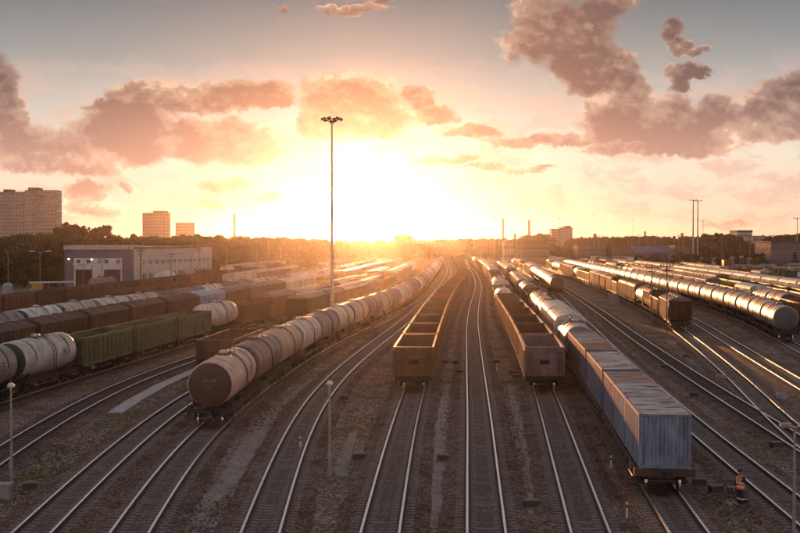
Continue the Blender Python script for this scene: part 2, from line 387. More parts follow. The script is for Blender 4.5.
def sweep(path, s0, s1, prof, name, mats, step=2.0, off=0., fmat=None, zj=0.):
    n = max(2, int((s1 - s0) / step)); vs = []; k = len(prof)
    for i in range(n + 1):
        s = s0 + (s1 - s0) * i / n; p = path.p(s); d = path.dirn(s); nx, ny = d.y, -d.x
        for (x, z) in prof:
            xx = x + off + (rng.normal() * zj if zj and abs(x) > 1.45 else 0)
            vs.append((p.x + nx * xx, p.y + ny * xx, z))
    fs, ms = [], []
    closed = fmat is not None
    for i in range(n):
        for j in range(k if closed else k - 1):
            j2 = (j + 1) % k
            fs.append((i * k + j, (i + 1) * k + j, (i + 1) * k + j2, i * k + j2)); ms.append(fmat[j] if closed else 0)
    me = bpy.data.meshes.new(name); me.from_pydata(vs, [], fs)
    for m in mats: me.materials.append(m)
    me.polygons.foreach_set('material_index', ms); me.update(); return me
RP = [(-.052, 0), (.052, 0), (.058, -.010), (.058, -.045), (.012, -.055), (.012, -.13), (.07, -.155), (-.07, -.155), (-.012, -.13), (-.012, -.055), (-.058, -.045), (-.058, -.010)]
RM = [0, 0, 1, 1, 1, 1, 1, 1, 1, 1, 1, 0]
def sleeper_mesh(kind):
    b = MB()
    if kind == 'conc':
        prof = [(-.14, -.27), (.14, -.27), (.10, -.16), (-.10, -.16)]
        mid = [(-.12, -.27), (.12, -.27), (.09, -.20), (-.09, -.20)]
        for (x0, p0, x1, p1) in ((-1.35, prof, -.5, prof), (-.5, prof, -.25, mid), (-.25, mid, .25, mid), (.25, mid, .5, prof), (.5, prof, 1.35, prof)):
            vs = [(x0, y, z) for y, z in p0] + [(x1, y, z) for y, z in p1]
            b.add(vs, [(i, (i + 1) % 4, 4 + (i + 1) % 4, 4 + i) for i in range(4)])
        b.add([(-1.35, y, z) for y, z in prof], [(0, 1, 2, 3)]); b.add([(1.35, y, z) for y, z in prof], [(3, 2, 1, 0)])
    else:
        b.box(-1.36, 1.36, -.12, .12, -.30, -.162)
    for sx in (-1, 1):                                     # chairs and clips
        b.box(sx * G - .16, sx * G - .075, -.06, .06, -.165, -.125, 1); b.box(sx * G + .075, sx * G + .16, -.06, .06, -.165, -.125, 1)
    return b
SLM = {k: sleeper_mesh(k).mesh('sleeper', [M['conc' if k == 'conc' else 'wood'], M['railweb']]) for k in ('conc', 'wood')}
def joined(base, xf, name, mats):
    """many transformed copies of one MB in one mesh: xf list of (x, y, z, rz)"""
    V = np.array(base.v, float); n = len(V); out = []
    for (x, y, z, a) in xf:
        c, s = math.cos(a), math.sin(a); W = V.copy()
        W[:, 0] = V[:, 0] * c - V[:, 1] * s + x; W[:, 1] = V[:, 0] * s + V[:, 1] * c + y; W[:, 2] += z; out.append(W)
    me = bpy.data.meshes.new(name); fs = []
    for i in range(len(xf)): fs += [tuple(q + i * n for q in f) for f in base.f]
    me.from_pydata(np.concatenate(out).tolist(), [], fs)
    for m in mats: me.materials.append(m)
    me.polygons.foreach_set('material_index', base.m * len(xf)); me.polygons.foreach_set('use_smooth', base.sm * len(xf)); me.update(); return me
EMPTY_NEAR = {'T1': 62, 'T2': 46, 'T3': 46, 'T4': 46, 'T5': 46, 'T6': 46, 'T7': 46, 'T8': 46, 'T9': 44, 'T10': 60, 'T11': 72, 'T12': 90}
for k, P in PATHS.items():
    t = thing('railway_track', TLAB[k], 'railway track', (0, 0, 0))
    s0 = P.s_at(EMPTY_NEAR.get(k, 60)) - 6 if k != 'T11' else P.s_at(66)
    s0 = max(s0, 1); s1 = P.L[-1] - 3
    for sx in (-1, 1):
        link('rail', sweep(P, s0, s1, RP, 'rail', [M['railtop'], M['railweb']], 2.5, sx * G, RM), t)
    bed = sweep(P, s0, s1, [(-2.1, GZ + .003), (-1.62, -.19), (-.9, -.175), (0, -.20), (.9, -.175), (1.62, -.19), (2.1, GZ + .003)], 'ballast_bed', [M['ballast']], 1.5, zj=.07)
    bed.materials.append(M['oily']); mi = [0, 0, 1, 1, 0, 0] * (len(bed.polygons) // 6); bed.polygons.foreach_set('material_index', mi)
    tag(link('ballast_bed', bed), kind='structure')
    if k in ('L5', 'L4', 'L6', 'T15', 'T16', 'T14b'): continue
    kind = 'wood' if k in ('T1', 'T10', 'L1') else 'conc'
    sp = .55; s = s0; near, far = [], []
    smax = P.s_at(330)
    Dn = 92 if k in EMPTY_NEAR else 0
    while s < smax:
        p = P.p(s); q = (p.x, p.y, rng.normal() * .006, P.yaw(s, .6) + rng.normal() * .012)
        (near if p.y < Dn and len(near) < 95 else far).append(q); s += sp
    for q in near: link('sleeper', SLM[kind], t, q[:3], q[3])
    if far: tag(link('sleepers', joined(sleeper_mesh(kind), far, 'sleepers', [M['conc' if kind == 'conc' else 'wood'], M['railweb']]), t), kind='stuff')

# loose stones and ragged weeds in the near yard
ico = MB(); ico.add([(0, 0, .6), (.7, 0, 0), (-.2, .7, .05), (-.6, -.4, 0), (.2, -.6, .1), (0, 0, -.3)],
                    [(0, 1, 2), (0, 2, 3), (0, 3, 4), (0, 4, 1), (5, 2, 1), (5, 3, 2), (5, 4, 3), (5, 1, 4)])
def scatter(base, n, fn, name, mat, smin, smax):
    V = np.array(base.v); nf = len(base.f); out = np.empty((n, len(V), 3)); 
    for i in range(n):
        x, y, z = fn(); a = rng.random() * 6.28; sc = smin + (smax - smin) * rng.random() ** 2
        c, s = math.cos(a), math.sin(a); W = V * (sc, sc * (.7 + .6 * rng.random()), sc)
        out[i, :, 0] = W[:, 0] * c - W[:, 1] * s + x; out[i, :, 1] = W[:, 0] * s + W[:, 1] * c + y; out[i, :, 2] = W[:, 2] + z
    fs = []
    for i in range(n): fs += [tuple(q + i * len(V) for q in f) for f in base.f]
    me = bpy.data.meshes.new(name); me.from_pydata(out.reshape(-1, 3).tolist(), [], fs); me.materials.append(mat); me.update()
    return tag(link(name, me), kind='stuff')
stone_m, t_, b_, X_ = bsdf_mat('loose_stone')
gi = t_.nodes.new('ShaderNodeNewGeometry')
t_.links.new(X_.ramp(gi.outputs['Random Per Island'], [(0, (.06, .04, .032)), (.5, (.16, .125, .11)), (1, (.42, .37, .34))]), b_.inputs['Base Color'])
b_.inputs['Roughness'].default_value = .9
def pt_stone():
    D = 45 + 60 * rng.random() ** 1.6; w = D * .36
    return (rng.uniform(-w, w), D, GZ + .01)
scatter(ico, 26000, pt_stone, 'loose_stones', stone_m, .03, .085)
NEARP = [PATHS[k] for k in ('T2', 'T3', 'T4', 'T5', 'T6', 'T7', 'T8', 'T9', 'T10')]
def pt_ball():
    P = NEARP[rng.integers(len(NEARP))]; s = rng.uniform(P.s_at(44), P.s_at(95)); p = P.p(s); d = P.dirn(s)
    x = rng.uniform(-1.75, 1.75); return (p.x + d.y * x, p.y - d.x * x, -.185)
scatter(ico, 22000, pt_ball, 'ballast_stones', stone_m, .03, .06)
weed = MB()
for i in range(5):
    a = i * 1.26; c, s = math.cos(a), math.sin(a)
    weed.add([(0, 0, 0), (.25 * c - .08 * s, .25 * s + .08 * c, .8 + .2 * (i % 2)), (.45 * c + .05 * s, .45 * s - .05 * c, .5)], [(0, 1, 2)])
weed_m = simple('dry_weed', (.085, .075, .025), .8, 0, .4, .6)
WP = [gnd(*q) for q in ((60, 470), (110, 445), (70, 455), (150, 405), (20, 500), (240, 420), (330, 420), (500, 400), (505, 430), (528, 414), (750, 500), (765, 520), (590, 300), (700, 350), (720, 370), (620, 330), (260, 400), (190, 520), (350, 400), (655, 340))]
def pt_weed():
    q = WP[rng.integers(len(WP))]; r = q.y * .03
    return (q.x + rng.normal() * r, q.y + rng.normal() * r * 2.2, GZ)
scatter(weed, 9000, pt_weed, 'weeds', weed_m, .05, .16)

# worn grey grit streaks between the tracks, and the concrete strip
def streak(pts, name='grit_path', z=.006):
    P = Path([(q[0].y, q[0].x) for q in pts]) if False else None
    vs, fs, ed = [], [], []
    Q = [q[0] for q in pts]; Wd = [q[1] for q in pts]; out = []
    for i in range(len(Q) - 1):
        n = max(2, int((Q[i + 1] - Q[i]).length / .8))
        for k in range(n): out.append((Q[i].lerp(Q[i + 1], k / n), Wd[i] + (Wd[i + 1] - Wd[i]) * k / n))
    out.append((Q[-1], Wd[-1]))
    for i, (p, w) in enumerate(out):
        d = (out[min(i + 1, len(out) - 1)][0] - out[max(i - 1, 0)][0]).normalized(); n = Vector((d.y, -d.x, 0))
        fade = min(1, i / 4, (len(out) - 1 - i) / 4)
        for j, e in enumerate((0, .8, 1, .8, 0)):
            q = p + n * w * (j - 2) / 2; vs.append((q.x, q.y, GZ + z)); ed.append(e * fade)
        if i:
            for j in range(4): fs.append(((i - 1) * 5 + j, (i - 1) * 5 + j + 1, i * 5 + j + 1, i * 5 + j))
    me = bpy.data.meshes.new(name); me.from_pydata(vs, [], fs); me.materials.append(M['path'])
    at_ = me.attributes.new('edge', 'FLOAT', 'POINT'); at_.data.foreach_set('value', ed); me.update()
    return tag(link(name, me), kind='structure')
streak([(gnd(182, 535), 1.0), (gnd(200, 510), .8), (gnd(225, 485), .8), (gnd(243, 462), 1.3), (gnd(258, 430), 1.1), (gnd(275, 410), .8), (gnd(300, 388), .5), (gnd(318, 375), .3)])
streak([(gnd(316, 535), .6), (gnd(318, 518), .6), (gnd(314, 502), .4)])
streak([(gnd(346, 486), .4), (gnd(340, 470), .7), (gnd(350, 442), .5), (gnd(358, 425), .3)])
streak([(gnd(427, 540), 1.0), (gnd(431, 500), 1.2), (gnd(434, 470), .9), (gnd(437, 430), .8), (gnd(443, 408), .5), (gnd(449, 380), .5)])
streak([(gnd(524, 530), .6), (gnd(541, 490), .9), (gnd(536, 465), .8), (gnd(522, 430), .5), (gnd(513, 400), .6), (gnd(508, 380), .4)], z=.009)
streak([(gnd(757, 520), .5), (gnd(738, 507), .6), (gnd(729, 495), .5), (gnd(715, 488), .3)])
streak([(gnd(60, 535), .8), (gnd(92, 505), .9), (gnd(120, 480), .8), (gnd(150, 455), .4)])
streak([(gnd(705, 420), .6), (gnd(740, 455), .9), (gnd(775, 480), 1.0), (gnd(800, 500), .6)], z=.012)
cs = [(gnd(115, 414), .55), (gnd(135, 401), .55), (gnd(160, 387), .5), (gnd(190, 373.5), .5), (gnd(207, 367), .45)]
b = MB()
for (p, w), (q, w2) in zip(cs[:-1], cs[1:]):
    n = int((q - p).length / 1.2)
    for k in range(n):
        a_, c_ = p.lerp(q, (k + .02) / n), p.lerp(q, (k + .98) / n); d = (q - p).normalized(); nn = Vector((d.y, -d.x, 0)) * .55
        b.add([(*(r_ + sg * nn).xy, z_) for z_ in (GZ, GZ + .12) for r_ in (a_, c_) for sg in (-1, 1)],
              [(0, 2, 3, 1), (4, 5, 7, 6), (0, 1, 5, 4), (2, 6, 7, 3), (0, 4, 6, 2), (1, 3, 7, 5)])
tag(link('cable_trough', b.mesh('cable_trough', [simple('pale_slab', (.42, .40, .39), .8, 0, .15, 1)])),
    'pale strip of concrete trough covers beside the empty left track', 'cable trough')

# ------------------------------------------------------------------ wagons
def bogie(lod):
    """returns list of (name, MB, mats, children)"""
    side = MB()
    for sx in (-1, 1):
        x0, x1 = (sx * 1.02 - .08, sx * 1.02 + .08)
        side.prism([(x0, .62), (x1, .62), (x1, .80), (x0, .80)], -.95, .95)
        side.prism([(x0, .30), (x1, .30), (x1, .42), (x0, .42)], -.45, .45)
        for sy in (-1, 1):
            vs = [(x, sy * y, z) for x in (x0, x1) for y, z in ((.45, .30), (.95, .62), (.95, .78), (.45, .46))]
            side.add(vs, [(0, 1, 2, 3), (7, 6, 5, 4), (0, 4, 5, 1), (1, 5, 6, 2), (2, 6, 7, 3), (3, 7, 4, 0)])
            side.box(x0 - .04, x1 + .04, sy * .925 - .15, sy * .925 + .15, .36, .62, 0)
            side.lathe([(0, .0001), (0, .09), (sx * .14, .09), (sx * .14, .0001)], 8, (sx * 1.09, sy * .925, .475), 'X', 1, False)
    side.box(-1.1, 1.1, -.18, .18, .55, .88)
    ws = MB()
    n = 20 if lod == 0 else 12
    for sx in (-1, 1):
        ws.lathe([(-.065, .0001), (-.065, .44), (-.065, .475), (.045, .465), (.065, .51), (.065, .0001)], n, (sx * .79, 0, .47), 'X', 0, False, mats=[0, 0, 1, 1, 0]) if sx < 0 else \
        ws.lathe([(.065, .0001), (.065, .44), (.065, .475), (-.045, .465), (-.065, .51), (-.065, .0001)], n, (sx * .79, 0, .47), 'X', 0, False, mats=[0, 0, 1, 1, 0])
    ws.bar((-.75, 0, .47), (.75, 0, .47), .09, 8)
    return side, ws
WM = [M['wheel'], M['tread']]; UM = [M['under'], M['wheel']]
def merge(dst, src, off=(0, 0, 0), mo=0):
    o = len(dst.v); dst.v += [(x + off[0], y + off[1], z + off[2]) for x, y, z in src.v]
    dst.f += [tuple(o + i for i in f) for f in src.f]; dst.m += [m + mo for m in src.m]; dst.sm += src.sm
BG = {0: bogie(0), 1: bogie(1)}
BM = {}
for l in (0, 1):
    BM[l, 's'] = BG[l][0].mesh('bogie', UM); BM[l, 'w'] = BG[l][1].mesh('wheelset', WM)
_b = MB(); merge(_b, BG[1][0]); merge(_b, BG[1][1], (0, -.925, 0), 1); merge(_b, BG[1][1], (0, .925, 0), 1)
BM['j'] = _b.mesh('bogie', [M['under'], M['wheel'], M['tread']])
LOWG = MB()
for sy in (-1, 1):
    for sx in (-1, 1): LOWG.box(sx * 1.0 - .1, sx * 1.0 + .1, sy * 3.9 - 1.2, sy * 3.9 + 1.2, .05, .8)
LOWG.box(-.3, .3, -6.2, 6.2, .7, 1.2)
LOWM = LOWG.mesh('running_gear', [M['under']])
def coupler():
    b = MB(); b.box(-.10, .10, 0, .42, .93, 1.13); b.box(-.22, .06, .36, .56, .88, 1.18); b.box(.06, .2, .36, .48, .92, 1.12); return b
CPM = coupler().mesh('coupler', [M['under']])
CPM2 = coupler(); CPM2.v = [(-x, -y, z) for x, y, z in CPM2.v]; CPM2 = CPM2.mesh('coupler', [M['under']])

# a prototype is: parts = [(name, mesh, parent index, role, loc)], plus pitch (length over couplers)
def proto_common(parts, lod, yb, L2):
    if lod == 2:
        parts.append(('running_gear', LOWM, -1, None, (0, 0, 0))); return
    for sy in (-1, 1):
        if lod == 0:
            parts.append(('bogie', BM[0, 's'], -1, None, (0, sy * yb, 0))); i = len(parts) - 1
            for s2 in (-1, 1): parts.append(('wheelset', BM[0, 'w'], i, None, (0, s2 * .925, 0)))
        else: parts.append(('bogie', BM['j'], -1, None, (0, sy * yb, 0)))
    parts.append(('coupler', CPM, -1, None, (0, L2, 0))); parts.append(('coupler', CPM2, -1, None, (0, -L2, 0)))
def underframe(L2, w=1.45, platform=False):
    b = MB(); b.box(-.28, .28, -L2, L2, .84, 1.18)
    for sy in (-1, 1): b.box(-w, w, sy * L2 - (.1 if sy > 0 else 0), sy * L2 + (.1 if sy < 0 else 0), .88, 1.22)
    for sx in (-1, 1): b.box(sx * w - .05, sx * w + .05, -L2 + .1, L2 - .1, 1.0, 1.18)
    b.bar((0.7, -1.1, .72), (.7, .9, .72), .22, 8); b.box(-1.1, -.6, -.5, .6, .55, .95)
    for sx in (-1, 1):                                       # corner steps
        for sy in (-1, 1):
            b.box(sx * w - .03, sx * w + .03, sy * (L2 - .5) - .2, sy * (L2 - .5) + .2, .42, .46); b.bar((sx * w, sy * (L2 - .7), .44), (sx * w, sy * (L2 - .7), 1.0), .02, 4); b.bar((sx * w, sy * (L2 - .3), .44), (sx * w, sy * (L2 - .3), 1.0), .02, 4)
    return b
PROT = {}
def gondola(lod):
    parts = []; L2, W, z0, z1 = 6.36, 1.50, 1.22, 3.45
    rib = MB(); rib.prism([(-.01, z0 + .1), (.10, z0 + .15), (.10, z1 - .18), (-.01, z1 - .1)], -.07, .07)
    ribm = rib.mesh('rib', [M['paint']])
    ribl = MB(); ribl.v = [(-x, y, z) for x, y, z in rib.v]; ribl.f = [f[::-1] for f in rib.f]; ribl.m = rib.m; ribl.sm = rib.sm; riblm = ribl.mesh('rib', [M['paint']])
    ys = [(-L2 + .12) + (2 * L2 - .24) * i / 11 for i in range(12)]
    for sx in (-1, 1):
        b = MB(); b.box(min(sx * W, sx * (W + .05)), max(sx * W, sx * (W + .05)), -L2, L2, z0, z1)
        b.box(min(sx * (W - .04), sx * (W + .13)), max(sx * (W - .04), sx * (W + .13)), -L2 - .01, L2 + .01, z1, z1 + .11, 0)
        b.box(min(sx * (W + .05), sx * (W + .12)), max(sx * (W + .05), sx * (W + .12)), -L2, L2, z0 - .12, z0 + .06)
        if lod: 
            for y in ys: merge(b, rib if sx > 0 else ribl, (sx * (W + .05), y, 0))
        parts.append(('side_wall', b.mesh('side_wall', [M['paint']]), -1, 'body', (0, 0, 0))); i = len(parts) - 1
        if lod == 0:
            for y in ys: parts.append(('rib', ribm if sx > 0 else riblm, i, 'body', (sx * (W + .05), y, 0)))
    for sy in (-1, 1):
        b = MB(); y0, y1 = sorted((sy * (L2 - .06), sy * (L2 - .005))); b.box(-W + .002, W - .002, y0, y1, z0, z1)
        yo0, yo1 = sorted((sy * (L2 - .07), sy * (L2 + .1))); b.box(-W - .03, W + .03, yo0, yo1, z1 + .004, z1 + .115)
        yo0, yo1 = sorted((sy * L2, sy * (L2 + .15)))
        if lod < 2:
            for z in (1.3, 1.95, 2.65): b.box(-W, W, yo0, yo1, z, z + .10)
            for x in (-1.46, -.5, .5, 1.46): b.box(x - .06, x + .06, yo0, yo1 + .02 if sy > 0 else yo1, z0 + .002, z1 - .002)
        parts.append(('end_wall', b.mesh('end_wall', [M['paint']]), -1, 'body', (0, 0, 0)))
    if lod == 0:
        b = MB(); b.box(-.40, .40, -L2 - .03, -L2 - .006, 2.16, 2.50); parts.append(('number_panel', b.mesh('number_panel', [M['under']]), -1, None, (0, 0, 0)))
        for x in (-1.2, 1.2):
            b = MB()
            for q in (-.17, .17): b.bar((x + q, -L2 - .20, 1.0), (x + q, -L2 - .20, 3.2), .02, 4)
            for k in range(7): b.bar((x - .17, -L2 - .20, 1.15 + k * .32), (x + .17, -L2 - .20, 1.15 + k * .32), .018, 4)
            for z in (1.1, 3.1): b.bar((x, -L2 - .20, z), (x, -L2 - .02, z), .018, 4)
            parts.append(('ladder', b.mesh('ladder', [M['under']]), -1, None, (0, 0, 0)))
        b = MB(); b.bar((.35, -L2 - .25, 1.0), (.42, -L2 - .45, .55), .03, 5); b.bar((.42, -L2 - .45, .55), (.30, -L2 - .55, .80), .03, 5); parts.append(('brake_hose', b.mesh('brake_hose', [M['under']]), -1, None, (0, 0, 0)))
    b = MB(); b.box(-W + .003, W - .003, -L2 + .07, L2 - .07, 1.16, 1.28); parts.append(('floor', b.mesh('floor', [M['rust']]), -1, None, (0, 0, 0)))
    if lod < 2: parts.append(('underframe', underframe(L2).mesh('underframe', [M['under']]), -1, None, (0, 0, 0)))
    proto_common(parts, lod, 4.33, L2)
    return parts, 13.92
def tank(lod):
    parts = []; r, zc, L2 = 1.5, 2.72, 5.35; n = 36 if lod == 0 else (24 if lod == 1 else 14)
    b = MB()
    b.lathe([(-L2 + .5, r), (-1.7, r), (1.7, r), (L2 - .5, r)], n, (0, 0, zc))
    if lod < 2:
        for y in (-3.5, -1.2, 1.2, 3.5): b.lathe([(y - .05, r), (y - .05, r + .02), (y + .05, r + .02), (y + .05, r)], n, (0, 0, zc), smooth=False)
    parts.append(('barrel', b.mesh('barrel', [M['tank']]), -1, 'body', (0, 0, 0)))
    for sy in (-1, 1):
        b = MB(); pr = [(L2 - .5, r + .001), (L2 - .26, r - .01), (L2 - .08, r - .12), (L2, r - .30), (L2 + .05, r - .75), (L2 + .07, .0001)]
        if lod == 2: pr = [pr[0], pr[2], pr[3], pr[5]]
        b.lathe([(sy * t_, q) for t_, q in pr], n, (0, 0, zc))
        parts.append(('end_ring' if lod == 0 else 'end_cap', b.mesh('end_cap', [M['tank']]), -1, 'ring', (0, 0, 0)))
        if lod < 2:                                       # the dark dished centre
            b = MB(); b.lathe([(sy * (L2 - .055), r - .10), (sy * (L2 + .015), r - .30), (sy * (L2 + .065), r - .75), (sy * (L2 + .085), .0001)], n, (0, 0, zc))
            b.lathe([(sy * (L2 - .12), r - .085), (sy * (L2 - .055), r - .10)], n, (0, 0, zc))
            parts.append(('end_disc', b.mesh('end_disc', [M['tank']]), -1, 'cap', (0, 0, 0)))
    b = MB(); top = zc + r
    b.lathe([(-.1, .34), (.20, .34), (.24, .30), (.26, .0001)], 14, (0, 0, top), 'Z'); 
    b.lathe([(-.1, .12), (.16, .12), (.18, .0001)], 8, (0, .75, top), 'Z')
    parts.append(('hatch', b.mesh('hatch', [M['tank']]), -1, 'body', (0, 0, 0)))
    if lod < 2:
        b = MB()
        b.box(-.55, .55, -.95, -.42, top + .02, top + .06); b.box(-.55, .55, 1.0, 1.3, top + .02, top + .06)
        for x in (-.55, .55):
            b.bar((x, -.95, top - .1), (x, -.95, top + .75), .025, 4); b.bar((x, 1.3, top - .1), (x, 1.3, top + .4), .025, 4)
            b.bar((x, -.95, top + .42), (x, 1.3, top + .42), .022, 4)
        parts.append(('walkway', b.mesh('walkway', [M['under']]), -1, None, (0, 0, 0)))
        for sx in (-1, 1):                                # side ladder that follows the barrel
            b = MB(); pts = []
            for i in range(9):
                a = R(22 + 68 * i / 8) if i else 0; 
                a = R(90 - 100 * i / 8); pts.append((sx * (r + .12) * math.cos(a), zc + (r + .12) * math.sin(a)))
            pts.append((sx * (r + .16), 1.25))
            for y in (-.25, .25):
                for p, q in zip(pts[:-1], pts[1:]): b.bar((p[0], y, p[1]), (q[0], y, q[1]), .028, 4, cap=False)
            for (px_, pz) in pts[1:]: b.bar((px_, -.25, pz), (px_, .25, pz), .022, 4, cap=False)
            parts.append(('ladder', b.mesh('ladder', [M['under']]), -1, None, (0, .1, 0)))
        b = underframe(5.55)
        for y in (-4.2, 4.2): b.prism([(-1.3, 1.15), (1.3, 1.15), (1.3, 1.75), (.9, 1.5), (0, 1.30), (-.9, 1.5), (-1.3, 1.75)], y - .2, y + .2)
        for sy in (-1, 1):                                # end railings
            for x in (-1.4, -.5, .5, 1.4): b.bar((x, sy * 5.5, 1.15), (x, sy * 5.5, 1.75 if abs(x) > 1 else 1.5), .025, 4)
            b.bar((-1.4, sy * 5.5, 1.75), (-.5, sy * 5.5, 1.5), .025, 4); b.bar((1.4, sy * 5.5, 1.75), (.5, sy * 5.5, 1.5), .025, 4)
        parts.append(('underframe', b.mesh('underframe', [M['under']]), -1, None, (0, 0, 0)))
        if lod == 0:
            for sx in (-1, 1):                             # stencilled data frame on the flank
                for (y0, y1, z0, z1) in ((2.0, 2.9, .35, .41), (2.0, 2.9, -.15, -.09), (2.0, 2.06, -.09, .35), (2.84, 2.9, -.09, .35), (2.2, 2.7, .08, .18)):
                    b = MB(); k = 3; vs = []
                    for q in range(k + 1):
                        z = z0 + (z1 - z0) * q / k; xx = math.sqrt((r + .004) ** 2 - z * z); vs += [(sx * xx, y0, zc + z), (sx * xx, y1, zc + z)]
                    b.add(vs, [(2 * q, 2 * q + 1, 2 * q + 3, 2 * q + 2) for q in range(k)]); parts.append(('stencil', b.mesh('stencil', [M['under']]), -1, None, (0, 0, 0)))
            for (x0, x1, z0, z1) in ((-.45, -.28, .18, .38), (-.22, -.05, .18, .38), (.02, .19, .18, .38), (.25, .42, .18, .38), (-.36, .36, -.06, -.03), (-.2, .15, -.3, -.2)):
                b = MB(); b.box(x0, x1, -L2 - .10, -L2 - .088, zc + z0, zc + z1); parts.append(('stencil', b.mesh('stencil', [M['conc']]), -1, None, (0, 0, 0)))
        for y in (-3.4, 3.4):                              # holding straps
            b = MB()
            for i in range(15):
                a0, a1 = R(-4 + 188 * i / 15), R(-4 + 188 * (i + 1) / 15); rr = r + .035
                b.add([(rr * math.cos(a), y + q, zc + rr * math.sin(a)) for a in (a0, a1) for q in (-.07, .07)], [(0, 1, 3, 2)])
            parts.append(('strap', b.mesh('strap', [M['under']]), -1, None, (0, 0, 0)))
    proto_common(parts, lod, 3.9, 5.6)
    return parts, 12.05
def body_wagon(lod, L2, W, z0, zs, prof_roof, ribs, ends_sloped=0., hatches=0, door=False, taper=False):
    parts = []
    wl = MB()
    yb = L2 - ends_sloped
    for sx in (-1, 1):
        x0, x1 = sorted((sx * W, sx * (W - .06)))
        if taper:
            nb = 3
            for k in range(nb):
                ya = -L2 + 2 * L2 * k / nb + .02; yc = -L2 + 2 * L2 * (k + 1) / nb - .02; ym = (ya + yc) / 2
                vs = [(sx * W, ya, zs), (sx * W, yc, zs), (sx * W, yc, 2.7), (sx * (W - .35), ym + .55, z0), (sx * (W - .35), ym - .55, z0), (sx * W, ya, 2.7)]
                wl.add(vs, [tuple(range(6)) if sx > 0 else tuple(range(6))[::-1]])
        else:
            wl.add([(sx * W, -yb, z0), (sx * W, yb, z0), (sx * W, L2, zs), (sx * W, -L2, zs), (sx * W * .75, -yb, z0 - .25), (sx * W * .75, yb, z0 - .25)],
                   [(0, 1, 2, 3), (4, 5, 1, 0)] if sx > 0 else [(3, 2, 1, 0), (0, 1, 5, 4)])
        for i in range(ribs):
            y = -L2 + .1 + (2 * L2 - .2) * i / (ribs - 1)
            zb = z0 if not taper else 2.65
            if ends_sloped and abs(y) > yb: zb = z0 + (abs(y) - yb) / ends_sloped * (zs - z0)
            xa, xb = sorted((sx * (W + .002), sx * (W + .08)))
            if zb < zs - .2 and not (door and abs(y) < 1.1): wl.box(xa, xb, y - .05, y + .05, zb, zs - .05)
        xa, xb = sorted((sx * (W - .02), sx * (W + .11))); wl.box(xa, xb, -L2 - .02, L2 + .02, zs - .05, zs + .05)
    for sy in (-1, 1):
        if taper:
            vs = [(-W, sy * L2, zs), (W, sy * L2, zs), (W, sy * L2, 2.7), (W - .35, sy * (L2 - 1.3), z0), (-W + .35, sy * (L2 - 1.3), z0), (-W, sy * L2, 2.7)]
        else: vs = [(-W, sy * L2, zs), (W, sy * L2, zs), (W, sy * yb, z0), (-W, sy * yb, z0)]
        wl.add(vs, [tuple(range(len(vs)))])
        for x in (-W + .05, -W / 3, W / 3, W - .05):
            ya, yc = sorted((sy * (L2 + .002), sy * (L2 + .07)))
            if not ends_sloped and not taper: wl.box(x - .05, x + .05, ya, yc, z0, zs)
            if ends_sloped: wl.bar((x, sy * (L2 - .05), 1.1), (x, sy * (L2 - .02), zs), .06, 4)
    parts.append(('walls', wl.mesh('walls', [M['paint']]), -1, 'body', (0, 0, 0)))
    rf = MB(); pr = prof_roof
    rf.prism([(-W - .05, zs + .05)] + [(x, z) for x, z in pr] + [(W + .05, zs + .05)], -L2 - .06, L2 + .06)
    if lod < 2:
        nr = 7
        for i in range(nr):
            y = -L2 + .25 + (2 * L2 - .5) * i / (nr - 1)
            rf.prism([(-W - .07, zs + .07)] + [(x * 1.01, z + .035) for x, z in pr] + [(W + .07, zs + .07)], y - .05, y + .05)
    parts.append(('roof', rf.mesh('roof', [M['paint']]), -1, 'roof', (0, 0, 0)))
    zt = max(z for _, z in pr)
    if hatches and lod < 2:
        hm = MB(); hm.box(-.32, .32, -.55, .55, 0, .14); hm.box(-.36, .36, -.6, .6, .14, .18); hm = hm.mesh('roof_hatch', [M['paint']])
        for i in range(hatches): parts.append(('roof_hatch', hm, 1, 'hatch', (0, -L2 + 2 * L2 * (i + .5) / hatches, zt - .05)))
    if door:
        for sx in (-1, 1):
            dm = MB(); xa, xb = sorted((sx * (W + .003), sx * (W + .1))); dm.box(xa, xb, -1.0, 1.0, z0 + .05, zs - .12)
            for y in (-.95, -.3, .3, .95):
                xc, xd = sorted((sx * (W + .1), sx * (W + .15))); dm.box(xc, xd, y - .04, y + .04, z0 + .1, zs - .15)
            parts.append(('door', dm.mesh('door', [M['paint']]), -1, 'door', (0, 0, 0)))
    if taper or ends_sloped:
        hb = MB()
        for y in (-L2 * .5, 0, L2 * .5):
            vs = [(-W * .7, y - 1.5, z0 - .02), (W * .7, y - 1.5, z0 - .02), (W * .7, y + 1.5, z0 - .02), (-W * .7, y + 1.5, z0 - .02), (-.4, y - .4, .55), (.4, y - .4, .55), (.4, y + .4, .55), (-.4, y + .4, .55)]
            hb.add(vs, [(0, 1, 5, 4), (1, 2, 6, 5), (2, 3, 7, 6), (3, 0, 4, 7), (4, 5, 6, 7)])
        parts.append(('discharge_hopper', hb.mesh('discharge_hopper', [M['paint']]), -1, 'body', (0, 0, 0)))
        if lod < 2:
            for sy in (-1, 1):
                ld = MB()
                for x in (.9, 1.3): ld.bar((x, sy * (L2 + .08), 1.0), (x, sy * (L2 + .08), zs + .1), .022, 4)
                for k in range(8): ld.bar((.9, sy * (L2 + .08), 1.2 + k * .35), (1.3, sy * (L2 + .08), 1.2 + k * .35), .018, 4)
                parts.append(('ladder', ld.mesh('ladder', [M['under']]), -1, None, (0, 0, 0)))
    if lod < 2: parts.append(('underframe', underframe(L2 + .02, 1.35).mesh('underframe', [M['under']]), -1, None, (0, 0, 0)))
    proto_common(parts, lod, L2 - 2.3, L2 + .03)
    return parts, 2 * L2 + 1.25
def arc_roof(W, z0, h, n=8): return [(-W * math.cos(math.pi * i / n), z0 + h * math.sin(math.pi * i / n) ** .8) for i in range(1, n)]
